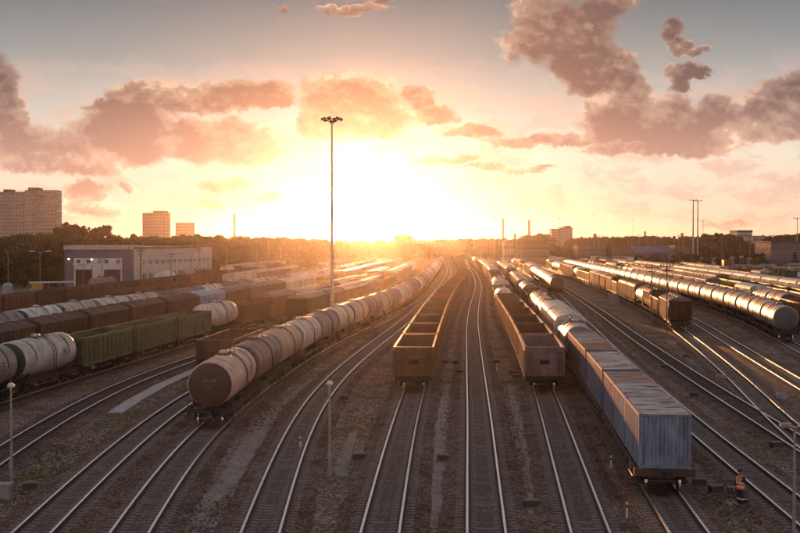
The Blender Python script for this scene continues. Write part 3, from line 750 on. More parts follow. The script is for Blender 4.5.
def flat(lod):
    parts = []; L2 = 9.2; b = MB()
    for sx in (-1, 1): b.box(*sorted((sx * 1.28, sx * 1.42)), -L2, L2, .95, 1.24)
    b.box(-.3, .3, -L2, L2, .85, 1.2); b.box(-1.42, 1.42, -L2, -L2 + .18, .9, 1.25); b.box(-1.42, 1.42, L2 - .18, L2, .9, 1.25)
    for i in range(13): y = -L2 + .5 + (2 * L2 - 1.) * i / 12; b.box(-1.28, 1.28, y - .08, y + .08, 1.0, 1.2)
    parts.append(('frame', b.mesh('frame', [M['paint']]), -1, 'body', (0, 0, 0)))
    b = MB()
    for sx in (-1, 1):
        for i in range(10): y = -L2 + 1 + (2 * L2 - 2) * i / 9; b.bar((sx * 1.44, y, .95), (sx * 1.44, y, 1.3), .03, 4)
        b.bar((sx * 1.44, -L2 + .6, .80), (sx * 1.44, L2 - .6, .80), .04, 4)
    parts.append(('side_rail', b.mesh('side_rail', [M['under']]), -1, None, (0, 0, 0)))
    proto_common(parts, lod, 7.1, L2); return parts, 19.6
HW = 1.5
BUILD = {
 'gondola': gondola, 'tank': tank,
 'hopper': lambda l: body_wagon(l, 6.7, 1.52, 1.35, 3.95, [(-1.1, 4.25), (-.45, 4.45), (.45, 4.45), (1.1, 4.25)], 16, 1.1, 4),
 'boxcar': lambda l: body_wagon(l, 7.0, 1.5, 1.15, 3.85, arc_roof(1.5, 3.9, .6), 14, 0, 0, True),
 'cement': lambda l: body_wagon(l, 5.4, 1.5, 1.6, 3.95, [(-1.2, 4.3), (1.2, 4.3)], 10, 0, 3, False, True),
 'flat': flat,
}
def get(kind, lod):
    if (kind, lod) not in PROT: PROT[kind, lod] = BUILD[kind](lod)
    return PROT[kind, lod]
CATS = {'gondola': ('gondola_wagon', 'open gondola', 'gondola wagon'), 'tank': ('tank_wagon', 'tank wagon', 'tank wagon'),
        'hopper': ('hopper_wagon', 'covered hopper', 'hopper wagon'), 'boxcar': ('boxcar', 'boxcar', 'boxcar'),
        'cement': ('hopper_wagon', 'tapered hopper', 'hopper wagon'), 'flat': ('flat_wagon', 'long container flat wagon', 'flat wagon')}
ONES = 'first second third fourth fifth sixth seventh eighth ninth tenth eleventh twelfth thirteenth fourteenth fifteenth sixteenth seventeenth eighteenth nineteenth'.split()
TENS = {2: 'twent', 3: 'thirt', 4: 'fort', 5: 'fift', 6: 'sixt', 7: 'sevent', 8: 'eight', 9: 'ninet'}
def ordi(n):
    if n < 20: return ONES[n - 1]
    t, u = divmod(n, 10); return TENS[t] + 'ieth' if u == 0 else TENS[t] + 'y-' + ONES[u - 1]
COL = {
 'brown': (.095, .045, .029), 'dark brown': (.070, .036, .026), 'green': (.105, .125, .062), 'dark green': (.035, .060, .038),
 'beige': (.58, .42, .33), 'pale': (.60, .54, .48), 'grey': (.27, .23, .21), 'dark grey': (.10, .09, .088), 'white': (.72, .68, .63),
 'silver': (.44, .38, .33), 'orange-brown': (.30, .14, .06), 'ochre': (.36, .22, .08), 'pale blue': (.36, .47, .62), 'mauve-grey': (.20, .15, .16), 'rusty red': (.17, .06, .035), 'black': (.035, .032, .03)}
def jit(c, a=.12):
    k = 1 + rng.uniform(-a, a); return tuple(min(.9, max(.01, x * k * (1 + rng.uniform(-.04, .04)))) for x in c)
def place(kind, lod, path, s, color, label, group, cap=None, roof=None):
    parts, pitch = get(kind, lod); name, _, cat = CATS[kind]
    p = path.p(s); root = thing(name, label, cat, (p.x, p.y, 0), path.yaw(s), group)
    cb = jit(COL[color]); cc = jit(COL[cap]) if cap else tuple(x * .9 for x in cb); cr = jit(COL[roof]) if roof else cb
    rc = {'body': cb, 'cap': cc, 'ring': cb, 'roof': cr, 'hatch': tuple(min(.8, x * 1.8 + .03) for x in cr), 'door': tuple(x * .85 for x in cb)}
    objs = []
    for (nm, me, par, role, loc) in parts:
        objs.append(link(nm, me, root if par < 0 else objs[par], loc if any(loc) else None, None, rc.get(role)))
    return root
def lod_of(D): return 0 if D < 128 else (1 if D < 270 else 2)
def train(key, D0, seq, desc, Dend=None, skip=0.):
    """seq: list of (kind, colour, cap/roof); D0: distance of the near end"""
    P = PATHS[key]; s = P.s_at(D0) + skip
    nn = 0
    for i, it in enumerate(seq):
        kind, col = it[0], it[1]; nn += kind != 'gap'; c2 = it[2] if len(it) > 2 else None
        if kind == 'gap': s += col; continue
        pitch = get(kind, 2)[1]; sc = s + pitch / 2
        D = P.p(sc).y
        if Dend and D > Dend: break
        if sc > P.L[-1] - 8: break
        lab = f"{ordi(nn)} from near end, {col} {CATS[kind][1]}, {desc}"
        place(kind, lod_of(D), P, sc, col, lab, f'wagons of the train {desc}', cap=c2 if kind == 'tank' else None, roof=c2 if kind != 'tank' else None)
        s += pitch
    return s
def rnd_tanks(n, cols, caps): return [('tank', cols[rng.integers(len(cols))], caps[rng.integers(len(caps))]) for _ in range(n)]
def mixed(n):
    out = []
    while len(out) < n:
        k = ['gondola', 'gondola', 'tank', 'boxcar', 'hopper', 'cement'][rng.integers(6)]
        c = {'gondola': ['brown', 'green', 'rusty red'], 'tank': ['grey', 'silver', 'beige', 'white'], 'boxcar': ['brown', 'rusty red', 'grey'], 'hopper': ['brown', 'grey', 'pale'], 'cement': ['grey', 'mauve-grey', 'pale']}[k]
        c = c[rng.integers(len(c))]
        for _ in range(rng.integers(1, 5)): out.append((k, c, {'gondola': None, 'tank': 'dark grey', 'boxcar': 'silver', 'hopper': None, 'cement': 'silver'}[k]))
    return out[:n]
# T5: left centre gondolas
train('T5', 92.5, [('gondola', 'brown' if rng.random() < .75 else 'rusty red') for _ in range(36)], 'on the track left of the centre')
train('T7', 92.5, [('gondola', 'mauve-grey')] + [('gondola', 'brown')] * 6 + [('tank', 'white', 'white'), ('gondola', 'brown'), ('boxcar', 'brown', 'pale')] + rnd_tanks(3, ['pale', 'white'], ['grey']) + mixed(26), 'on the track right of the centre')
train('T3', 74.6, [('tank', 'beige', 'dark brown'), ('tank', 'mauve-grey', 'dark grey'), ('tank', 'beige', 'grey'), ('tank', 'pale', 'grey'), ('tank', 'grey', 'grey')] + rnd_tanks(37, ['beige', 'pale', 'grey', 'white', 'silver', 'mauve-grey'], ['dark grey', 'grey', 'dark brown']), 'in the long curving tank train')
train('T2', 99, [('gondola', 'dark brown')], 'standing alone behind the tank train')
train('T1', 163, [('hopper', 'brown', 'grey')] + [('boxcar', 'brown', 'mauve-grey'), ('boxcar', 'rusty red', 'silver'), ('boxcar', 'brown', 'pale')] + mixed(6) + [('boxcar', 'grey', 'white')] * 6 + mixed(8), 'behind the tall light mast')
train('L1', 76, [('tank', 'grey', 'dark grey'), ('tank', 'pale', 'dark green'), ('gondola', 'green'), ('gondola', 'green'), ('gondola', 'green'), ('tank', 'pale', 'white'), ('gondola', 'brown'), ('boxcar', 'rusty red', 'mauve-grey'), ('cement', 'mauve-grey', 'silver'), ('cement', 'mauve-grey', 'silver'), ('hopper', 'brown', 'orange-brown')] + mixed(12), 'with green gondolas at left', skip=1)
train('L2', 97, [('hopper', 'brown')] * 5 + [('hopper', 'pale blue', 'pale blue')] + [('hopper', 'brown', 'grey')] * 3 + [('hopper', 'pale', 'white')] * 2 + mixed(7) + [('boxcar', 'grey', 'white')] * 8 + mixed(5), 'with brown covered hoppers at left')
train('L3', 96, [('tank', 'grey', 'grey'), ('tank', 'ochre', 'grey'), ('tank', 'grey', 'grey'), ('tank', 'white', 'dark green')] + rnd_tanks(34, ['mauve-grey', 'white', 'beige', 'grey', 'pale', 'dark grey'], ['grey', 'dark grey']), 'in the row of small tanks at left')
train('L6', 130, [('gap', 60, 0)] + [('gondola', 'rusty red')] * 4 + [('gap', 30, 0)] + mixed(16), 'half hidden behind the small tanks at left')
train('L4', 150, [('gondola', 'rusty red' if i % 3 else 'brown') for i in range(11)] + mixed(11), 'in the dull gondola row by the depot')
train('L5', 190, [('gap', 58, 0), ('tank', 'mauve-grey', 'grey'), ('gap', 34, 0), ('tank', 'white', 'grey'), ('gap', 8, 0), ('tank', 'grey', 'grey'), ('gap', 10, 0), ('gondola', 'brown'), ('gap', 14, 0), ('tank', 'beige', 'grey')] + mixed(7), 'right in front of the depot')
train('T9', 257, [('tank', 'dark green', 'black')] + rnd_tanks(9, ['pale', 'silver', 'beige'], ['grey']) + mixed(12), 'with the dark green front, behind the containers')
train('T11', 155.5, [('hopper', 'brown', 'mauve-grey'), ('gondola', 'brown'), ('cement', 'brown', 'brown'), ('tank', 'silver', 'grey'), ('boxcar', 'brown', 'brown'), ('boxcar', 'rusty red', 'brown'), ('gondola', 'orange-brown')] + mixed(17), 'behind the dark hopper at right')
train('T13', 139, [('tank', 'silver', 'dark grey'), ('tank', 'beige', 'grey'), ('tank', 'grey', 'grey'), ('tank', 'silver', 'grey')] + rnd_tanks(36, ['silver', 'beige', 'silver', 'grey', 'grey'], ['grey', 'dark grey']), 'in the long sunlit tank train')
train('T14', 146, [('gondola', 'ochre'), ('gondola', 'orange-brown'), ('tank', 'silver', 'black'), ('tank', 'pale', 'grey'), ('boxcar', 'pale', 'white'), ('gondola', 'brown'), ('gondola', 'ochre')] + mixed(22), 'just behind the sunlit tank train')
train('T14b', 172, [('gondola', 'dark green')] * 4 + mixed(20), 'with dark green gondolas at far right')
train('T15', 165, [('boxcar', 'white', 'white')] * 15 + [('boxcar', 'beige', 'pale')] * 4 + mixed(12), 'in the pale boxcar row at far right')
train('T16', 300, mixed(24), 'farthest back at right')
train('T6', 690, mixed(4), 'at the far end of the centre track')

# container train on T8
def container_meshes():
    L, W, H = 6.06, 2.44, 2.59; n = 24; out = []
    def corr(length, steps):
        pts = []; p = length / steps
        for i in range(steps):
            a = -length / 2 + i * p; pts += [(a, 0), (a + p * .3, 0), (a + p * .5, .062), (a + p * .8, .062)]
        return pts + [(length / 2, 0)]
    for sx in (-1, 1):
        w = MB(); pr = corr(L - .24, n); k = len(pr)
        vs = [(sx * (W / 2 - .015 - d), y, .16) for y, d in pr] + [(sx * (W / 2 - .015 - d), y, H - .12) for y, d in pr]
        w.add(vs, [(i, i + 1, k + i + 1, k + i) if sx > 0 else (k + i, k + i + 1, i + 1, i) for i in range(k - 1)])
        out.append(('side_panel', w, 'body'))
    for sy in (-1, 1):
        w = MB(); pr = corr(W - .24, 12); k = len(pr)
        vs = [(x, sy * (L / 2 - .015 - d), .16) for x, d in pr] + [(x, sy * (L / 2 - .015 - d), H - .12) for x, d in pr]
        w.add(vs, [(k + i, k + i + 1, i + 1, i) if sy > 0 else (i, i + 1, k + i + 1, k + i) for i in range(k - 1)])
        out.append(('end_panel', w, 'body'))
    w = MB()
    for sx in (-1, 1):
        for sy in (-1, 1): w.box(*sorted((sx * (W / 2), sx * (W / 2 - .14))), *sorted((sy * (L / 2), sy * (L / 2 - .14))), 0, H)
        w.box(*sorted((sx * (W / 2 - .002), sx * (W / 2 - .1))), -L / 2 + .14, L / 2 - .14, .02, .17); w.box(*sorted((sx * (W / 2 - .002), sx * (W / 2 - .1))), -L / 2 + .14, L / 2 - .14, H - .13, H - .01)
    for sy in (-1, 1):
        w.box(-W / 2 + .14, W / 2 - .14, *sorted((sy * (L / 2 - .002), sy * (L / 2 - .1))), .02, .17); w.box(-W / 2 + .14, W / 2 - .14, *sorted((sy * (L / 2 - .002), sy * (L / 2 - .1))), H - .13, H - .01)
    out.append(('frame', w, 'frame'))
    for sx in (-1, 1):
        for sy in (-1, 1):
            for z in (-.004, H - .112):
                w = MB(); w.box(*sorted((sx * (W / 2 + .006), sx * (W / 2 - .17))), *sorted((sy * (L / 2 + .006), sy * (L / 2 - .17))), z, z + .118); out.append(('corner_casting', w, 'frame'))
    w = MB(); pr = corr(L - .2, 18); k = len(pr)
    vs = [(-W / 2 + .09, y, H - .01 - d * .5) for y, d in pr] + [(W / 2 - .09, y, H - .01 - d * .5) for y, d in pr]
    w.add(vs, [(i, k + i, k + i + 1, i + 1) for i in range(k - 1)]); out.append(('roof', w, 'roof'))
    return [(n_, w_.mesh(n_, [M['cont']] if n_ != 'roof' else [M['roofp']]), r_) for n_, w_, r_ in out]
def roof_mat():
    m, t, b, X = bsdf_mat('container_roof')
    tc = t.nodes.new('ShaderNodeTexCoord').outputs['Object']; oi = t.nodes.new('ShaderNodeObjectInfo')
    off = X.v('ADD', tc, X.comb(0., X.m('MULTIPLY', oi.outputs['Random'], 70.), 0.))
    n = X.noise(X.v('MULTIPLY', off, (.5, 2.2, 1)), .9, 8, .7); n2 = X.noise(X.v('MULTIPLY', off, (.35, 5, 1)), 1.6, 5, .7)
    a = X.mix(X.smooth(n, .46, .60), oi.outputs['Color'], (.10, .050, .034, 1)); a = X.mix(X.m('MULTIPLY', X.smooth(n2, .5, .7), .6), a, (.055, .035, .03, 1))
    t.links.new(a, b.inputs['Base Color']); b.inputs['Roughness'].default_value = .5; return m
M['roofp'] = roof_mat()
CM = container_meshes()
P8 = PATHS['T8']; s8 = P8.s_at(54.6)
CC = [((.24, .31, .42), (.46, .47, .49)), ((.20, .26, .38), (.42, .43, .45)), ((.18, .21, .31), (.34, .24, .20)),
      ((.16, .20, .30), (.50, .50, .50)), ((.20, .22, .29), (.46, .45, .45)), None,
      ((.17, .17, .23), (.24, .13, .09)), ((.22, .19, .21), (.42, .38, .36)), ((.19, .16, .18), (.36, .31, .29))]
CL = ['blue-grey corrugated container with rusty seams, nearest end of the container train', 'blue container second from the near end of the container train',
      'blue container with a rust-brown roof, third on the nearest flat wagon', 'blue container with a pale grey roof, first on the middle flat wagon',
      'grey-blue container with a pale roof, second on the middle flat wagon', None,
      'dull container with brown rusty roof, near end of the farthest flat wagon', 'greyish container in the middle of the farthest flat wagon', 'brownish container next to the tank wagon behind the containers']
flats = [(s8, 9.2, 3, 19.2), (s8 + 19.3, 6.3, 2, 13.4), (s8 + 32.9, 9.2, 3, 19.2)]
for j, (sa, half, ncont, pitch) in enumerate(flats):
    sc = sa + half + .3
    r = place('flat', 0, P8, sc, 'dark brown', ['long flat wagon carrying the three nearest containers', 'short flat wagon carrying two containers in the middle', 'flat wagon carrying the three farthest containers'][j], 'container flat wagons')
    if j == 1:
        for ch in list(r.children):
            if ch.name.startswith(('frame', 'side_rail')):
                me = ch.data.copy(); me.transform(Matrix.Diagonal((1, .69, 1, 1))); ch.data = me
            else: ch.location.y *= .66 if ch.name.startswith('bogie') else .69
    for q in range(ncont):
        ss = sc + (q - (ncont - 1) / 2) * 6.12; idx = j * 3 + q; cb, cr = CC[idx]
        yw = P8.yaw(sc); p0 = P8.p(sc); d = Vector((-math.sin(yw), math.cos(yw))); p = p0 + d * (ss - sc)
        rt = thing('shipping_container', CL[idx], 'shipping container', (p.x, p.y, 1.25), yw, 'shipping containers')
        for (nm, me, role) in CM: link(nm, me, rt, None, None, {'body': cb, 'frame': tuple(x * .8 for x in cb), 'roof': cr}[role])
send = flats[2][0] + 19.4
train('T8', 10, [('tank', 'silver', 'grey'), ('boxcar', 'pale', 'white'), ('boxcar', 'pale', 'white'), ('tank', 'silver', 'grey'), ('tank', 'pale', 'grey'), ('tank', 'silver', 'grey'), ('gondola', 'brown'), ('gondola', 'dark brown'), ('tank', 'silver', 'grey'), ('tank', 'pale', 'grey')] + mixed(16), 'behind the blue containers', skip=send - P8.s_at(10))

# ------------------------------------------------------------------ masts, posts, boxes
lamp_em = bpy.data.materials.new('green_lamp'); lamp_em.use_nodes = True
_b = lamp_em.node_tree.nodes['Principled BSDF']; _b.inputs['Emission Color'].default_value = (.6, 1, .55, 1); _b.inputs['Emission Strength'].default_value = 2.5; _b.inputs['Base Color'].default_value = (.5, .6, .5, 1)
def tapered(r0, r1, h, name='pole', mat=None, n=10):
    b = MB(); b.lathe([(0, r0 * 1.9), (.25, r0 * 1.9), (.27, r0), (h, r1), (h, .0001)], n, axis='Z', smooth=False); return b.mesh(name, [mat or M['galv']])
def high_mast(px, D, top, label, spread=1.15, nl=6, cat='light mast', rr=.24, group='tall yard light masts'):
    h = CAMZ - GZ + (HOR - top) * D / F; p = at(px, D)
    t = thing('light_mast', label, cat, p, 0, group)
    link('pole', tapered(rr, rr * .5, h), t)
    cr = MB()
    for i in range(nl):
        a = 2 * math.pi * i / nl + .3; c, s = math.cos(a), math.sin(a)
        cr.bar((0, 0, h - .5), (c * spread, s * spread, h - .05), .06, 5)
    cr.lathe([(h - .6, .0001), (h - .6, .3), (h - .3, .3), (h - .3, .0001)], 10, axis='Z', smooth=False)
    link('crown', cr.mesh('crown', [M['under']]), t)
    fl = MB(); fl.box(-.28, .28, -.2, .2, -.18, .14); fl.add([(-.3, -.26, -.2), (.3, -.26, -.2), (.3, .26, -.2), (-.3, .26, -.2)], [(0, 3, 2, 1)]); flm = fl.mesh('floodlight', [M['under']])
    for i in range(nl):
        a = 2 * math.pi * i / nl + .3; o = link('floodlight', flm, t, (math.cos(a) * spread, math.sin(a) * spread, h - .02), a); o.rotation_euler = (0, .35, a)
    return t
high_mast(332, 150, 119, 'very tall thin floodlight mast standing before the setting sun')
high_mast(693, 660, 200, 'tall lattice-like mast, left one of the close pair at right', 2.0, 6, rr=.55)
high_mast(697.6, 665, 200.5, 'tall mast, right one of the close pair at right', 2.0, 6, rr=.5)
high_mast(703, 850, 221, 'shorter floodlight mast just right of the tall pair', 2.0, 6, rr=.3)
high_mast(797, 700, 218, 'floodlight mast at the far right edge', 2.2, 6, rr=.4)
high_mast(458, 900, 222, 'thin mast far off, leftmost of those by the centre horizon', 1.3, 4, rr=.22)
high_mast(474, 950, 224, 'thin mast far off, second of those by the centre horizon', 1.3, 4, rr=.22)
high_mast(494.5, 820, 217, 'thin mast far off, just left of the first red chimney', 1.5, 5, rr=.28)
high_mast(560, 900, 218.5, 'thin mast rising over the pale twin tower block', 2.0, 5, rr=.2)
high_mast(633, 1000, 219, 'needle-thin aerial far off on the right', .2, 2, rr=.2)
def lamp_post(p, h, label, arms=1):
    t = thing('lamp_post', label, 'lamp post', p, 0, 'low lamp posts by the tracks')
    link('post', tapered(.075, .05, h), t)
    b = MB()
    if arms == 1:
        b.bar((0, 0, h), (0, 0, h + .12), .05, 6); b.lathe([(h + .1, .0001), (h + .1, .17), (h + .2, .19), (h + .32, .1), (h + .34, .0001)], 12, axis='Z')
    else:
        b.bar((-.45, 0, h), (.45, 0, h), .045, 6); b.box(-.55, -.15, -.14, .14, h + .03, h + .16); b.box(.15, .55, -.14, .14, h + .03, h + .16)
    link('lamp_head', b.mesh('lamp_head', [M['white'] if arms == 1 else M['galv']]), t)
    b = MB(); b.box(-.09, .09, -.14, -.075, .9, 1.3); link('fuse_box', b.mesh('fuse_box', [M['galv']]), t)
lamp_post(gnd(10, 488), 4.9, 'short grey lamp post at the left edge beside a light grey cabinet')
lamp_post(gnd(329.5, 476), 4.65, 'short grey lamp post left of the centre gondola train')
lamp_post(at(796, 44.5), 5.2, 'grey double-headed lamp post at the right edge by the worker', 2)
def box_thing(name, label, cat, p, w, d, h, mat, rz=0, lid=.06, group=None):
    t = thing(name, label, cat, p, rz, group)
    b = MB(); b.box(-w / 2, w / 2, -d / 2, d / 2, .08, h); link('cabinet', b.mesh('cabinet', [mat]), t)
    b = MB(); b.box(-w / 2 - .05, w / 2 + .05, -d / 2 - .05, d / 2 + .05, h + .001, h + lid); link('lid', b.mesh('lid', [mat]), t)
    b = MB(); b.box(-w / 2 - .08, w / 2 + .08, -d / 2 - .08, d / 2 + .08, -.05, .079); link('plinth', b.mesh('plinth', [M['conc']]), t)
    b = MB(); b.box(-w / 2 + .04, -.01, -d / 2 - .02, -d / 2 - .002, .15, h - .06); b.box(.01, w / 2 - .04, -d / 2 - .02, -d / 2 - .002, .15, h - .06); link('door', b.mesh('door', [mat]), t)
box_thing('relay_cabinet', 'light grey relay cabinet on a plinth at the left edge', 'relay cabinet', gnd(3, 500), .62, .5, .7, M['galv'])
box_thing('relay_cabinet', 'pale grey relay cabin standing beside the boxcars right of centre', 'relay cabinet', gnd(614, 305.5), 1.8, 1.3, 2.2, M['galv'])
jb = [(28, 491, 'left edge near the grey cabinet'), (443, 462, 'grit strip left of the centre track'), (531.6, 509, 'right of the centre track near the bottom'),
      (358, 461, 'between the curving track and left gondola track'), (344, 401, 'above the middle lamp post'), (701, 487, 'just right of the container train'),
      (717, 494, 'second right of the container train'), (736, 496, 'at the feet of the worker'), (777, 449, 'between two tracks at right edge'),
      (695, 397.5, 'beside the top of the container row at right'), (665, 369, 'left of the double track at right'), (687, 358, 'near the junction tracks at right'),
      (445, 364, 'right of the left gondola front'), (456, 364.5, 'pair partner right of the left gondola front'), (497, 364, 'right of the centre track midway'),
      (513, 375, 'left of the right gondola train'), (460, 374, 'right of the left gondola front, nearer'), (516, 379, 'left of right gondola train, nearer')]
b = MB(); b.box(-.32, .32, -.2, .2, .06, .36); jbm = b.mesh('housing', [simple('dark_iron', (.07, .06, .055), .6, .3, .3, 4)])
b = MB(); b.box(-.34, .34, -.22, .22, .36, .41); jlm = b.mesh('lid', [M['conc']])
b = MB(); b.box(-.4, .4, -.26, .26, 0, .06); jpm = b.mesh('foot', [M['conc']])
for px, py, w in jb:
    t = thing('junction_box', 'small trackside junction box ' + w, 'junction box', gnd(px, py), rng.uniform(-.3, .3), 'small trackside junction boxes')
    link('housing', jbm, t); link('lid', jlm, t); link('foot', jpm, t)

for px, py, w in [(782, 399, 'nearest the right junction'), (722, 380, 'left of the right junction tracks'), (672, 345, 'at the foot of the dark hopper')]:
    t = thing('point_machine', 'grey point machine with throw rod ' + w, 'point machine', gnd(px, py), rng.uniform(-.5, .5), 'point machines')
    b = MB(); b.box(-.5, .5, -.22, .22, 0, .34); b.prism([(-.45, .34), (.45, .34), (.35, .44), (-.35, .44)], -.2, .2); link('motor_box', b.mesh('motor_box', [M['galv']]), t)
    b = MB(); b.bar((.5, 0, .12), (1.3, 0, .12), .03, 6); link('throw_rod', b.mesh('throw_rod', [M['railweb']]), t)
for px, py, w in [(497, 372, 'right of the middle track'), (628, 520, 'left of the last container bogie'), (300, 450, 'between the tank train and curving track'), (672, 412, 'by the container row'), (612, 470, 'left of the nearest container')]:
    t = thing('dwarf_post', 'short white marker post ' + w, 'marker post', gnd(px, py), 0, 'marker posts')
    b = MB(); b.lathe([(0, .05), (.75, .05), (.78, .0001)], 8, axis='Z', smooth=False); link('post', b.mesh('post', [M['white']]), t)
    b = MB(); b.lathe([(.5, .053), (.62, .053)], 8, axis='Z', smooth=False); link('band', b.mesh('band', [M['under']]), t)

# slim yard poles, with twin lamp arms by the depot
def yard_pole(px, D, top, label, twin=False, lit=False, r=.13, group='slim yard poles'):
    h = CAMZ - GZ + (HOR - top) * D / F; t = thing('yard_pole', label, 'pole', at(px, D), 0, group)
    link('pole', tapered(r, r * .65, h, mat=M['conc'], n=8), t)
    b = MB()
    if twin:
        for sx in (-1, 1):
            b.bar((0, 0, h - .3), (sx * 1.7, 0, h), .06, 5)
            hd = MB(); hd.box(-.55, .55, -.2, .2, -.12, .08); link('lamp_head', hd.mesh('lamp_head', [M['white']]), t, (sx * 1.8, 0, h))
        link('arms', b.mesh('arms', [M['galv']]), t)
    else:
        b.box(-.9, .9, -.06, .06, h - .6, h - .48); b.box(-.6, .6, -.06, .06, h - 1.2, h - 1.08)
        for x in (-.8, -.4, .4, .8): b.lathe([(h - .48, .06), (h - .3, .08), (h - .25, .0001)], 6, (x, 0, 0), 'Z')
        link('crossarm', b.mesh('crossarm', [M['under']]), t)
    if lit:
        b = MB(); b.lathe([(0, .0001), (0, .26), (.3, .26), (.34, .0001)], 10, axis='Z'); link('lamp', b.mesh('lamp', [lamp_em]), t, (0, -.3, h - 2.6))
for px, D, top, lab, tw, li in [(8, 240, 250, 'thick pole at the far left edge, before the trees', False, False), (40, 250, 251, 'pole with two white lamp arms before the trees at left', True, False),
        (69, 285, 249, 'pole with a lit green lamp before the left depot doors', False, True), (83, 262, 264, 'shorter pole with twin arms before the depot door', True, False), (92, 300, 250, 'pole with a lit green lamp between the depot doors', False, True),
        (102, 270, 257, 'pole in front of the right depot door', False, False), (141, 260, 249, 'pole at the corner where the pale depot wing begins', False, False), (171, 290, 252, 'pole halfway along the pale depot wing', False, False),
        (192, 330, 250, 'left pole of the two near the far end of the depot wing', False, False), (199, 310, 248, 'right pole of the two near the far end of the depot wing', False, False),
        (227, 330, 246, 'pole right of the depot wing, among tank wagons', False, False), (257, 350, 245, 'slim pole between the depot and the sun, left', False, False), (281, 360, 246, 'slim pole between the depot and the sun, right', False, False)]:
    yard_pole(px, D, top, lab, tw, li)
for px, D, top, lab in [(667, 152, 262, 'thin pole in front of the dark hopper at right'), (652, 175, 264, 'thin pole left of the dark hopper at right'), (617, 240, 262, 'dark pole beside the pale relay cabin'), (664.5, 450, 246, 'pole before the blue roofed shed')]:
    yard_pole(px, D, top, lab, r=.11)
for i, px in enumerate(sorted(rng.uniform(440, 800, 60))):
    D = rng.uniform(430, 760); yard_pole(px, D, rng.uniform(234, 243), f'{ordi(i + 1)} from left of the slim dark poles far back in the right half', r=.14, group='distant slim poles at right')
for i, px in enumerate(sorted(rng.uniform(230, 400, 10))):
    D = rng.uniform(420, 700); yard_pole(px, D, rng.uniform(240, 247), f'{ordi(i + 1)} from left of the slim poles in the glare left of centre', r=.14, group='distant slim poles in the glare')
# overhead wires by the depot
for (x0, x1, D, y, wl) in [(-20, 69, 262, 253.5, 'upper one left of the building'), (-20, 102, 272, 263.5, 'lower one crossing the left trees'), (69, 199, 292, 251.5, 'upper one crossing the front'), (102, 257, 300, 256, 'lower one crossing the pale wing')]:
    b = MB(); a = at(x0, D - 20, CAMZ - (y - HOR) * D / F); c = at(x1, D + 20, CAMZ - (y - HOR) * D / F)
    for k in range(12):
        q0, q1 = a.lerp(c, k / 12), a.lerp(c, (k + 1) / 12)
        q0.z -= 1.2 * math.sin(math.pi * k / 12); q1.z -= 1.2 * math.sin(math.pi * (k + 1) / 12); b.bar(q0, q1, .035, 4, cap=False)
    tag(link('overhead_wire', b.mesh('overhead_wire', [M['under']])), 'thin overhead wire near the depot, ' + wl, 'overhead wire', 'overhead wires by the depot')

# ------------------------------------------------------------------ buildings
plaster = {}
def pl(name, col, rough=.8): 
    if name not in plaster: plaster[name] = simple(name, col, rough, 0, .10, .35)
    return plaster[name]
glass_m, t_, b_, X_ = bsdf_mat('window_glass'); b_.inputs['Base Color'].default_value = (.04, .045, .05, 1); b_.inputs['Roughness'].default_value = .12
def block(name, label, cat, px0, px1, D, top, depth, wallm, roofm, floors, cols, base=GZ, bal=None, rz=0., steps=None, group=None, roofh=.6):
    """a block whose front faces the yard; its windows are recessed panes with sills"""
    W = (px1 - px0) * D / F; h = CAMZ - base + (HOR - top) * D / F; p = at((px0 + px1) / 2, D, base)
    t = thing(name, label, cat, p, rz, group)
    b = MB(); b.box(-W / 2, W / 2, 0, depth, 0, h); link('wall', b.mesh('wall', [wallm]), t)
    b = MB(); b.box(-W / 2 - .3, W / 2 + .3, -.3, depth + .3, h + .002, h + roofh)
    for st in (steps or []): b.box(st[0] * W, st[1] * W, .4, depth - .4, h + roofh, h + roofh + st[2])
    link('roof', b.mesh('roof', [roofm]), t)
    if floors:
        fh = h / floors; cw = W / cols; pn = MB(); sl = MB()
        for f in range(floors):
            for c in range(cols):
                x = -W / 2 + cw * (c + .5); z = fh * (f + .5); ww, hh = min(cw * .28, 1.1), min(fh * .28, .9)
                pn.box(x - ww, x + ww, -.03, -.004, z - hh, z + hh); sl.box(x - ww - .1, x + ww + .1, -.22, -.002, z - hh - .14, z - hh - .02)
                sl.box(x - .05, x + .05, -.07, -.032, z - hh, z + hh)
        tag(link('windows', pn.mesh('windows', [glass_m]), t), kind='stuff'); tag(link('window_sills', sl.mesh('window_sills', [M['white']]), t), kind='stuff')
        if bal:
            bb = MB()
            for c in bal[0]:
                x = -W / 2 + cw * (c + .5)
                for f in range(1, floors): z = fh * f; bb.box(x - cw * .42, x + cw * .42, -1.2, -.001, z, z + fh * .42)
            tag(link('balconies', bb.mesh('balconies', [bal[1]]), t), kind='stuff')
        # side wall windows
        sd = MB(); nd = max(1, int(depth / 4))
        for f in range(floors):
            for c in range(nd):
                y = depth * (c + .5) / nd; z = fh * (f + .5)
                for sx in (-1, 1): sd.box(*sorted((sx * (W / 2 + .004), sx * (W / 2 + .03))), y - .7, y + .7, z - .7, z + .7)
        tag(link('side_windows', sd.mesh('side_windows', [glass_m]), t), kind='stuff')
    return t
och = pl('ochre_balcony', (.42, .24, .12)); wal = pl('pale_panel', (.30, .30, .33)); wal2 = pl('pink_panel', (.30, .20, .17)); rfd = pl('dark_roof', (.08, .07, .07))
block('apartment_block', 'tall pale slab block with ochre balconies, left edge, lower left section', 'apartment block', -22, 25, 1180, 192.5, 16, wal, rfd, 17, 14, bal=([2, 5, 8, 11], och), steps=[(-.4, -.25, 3), (.05, .2, 2.5)])
block('apartment_block', 'tall pale slab block with ochre balconies, its higher right section', 'apartment block', 25.3, 57, 1180, 190.8, 18, wal, rfd, 17, 10, bal=([2, 4, 8], och), steps=[(-.4, -.1, 2.6), (.25, .45, -2)])
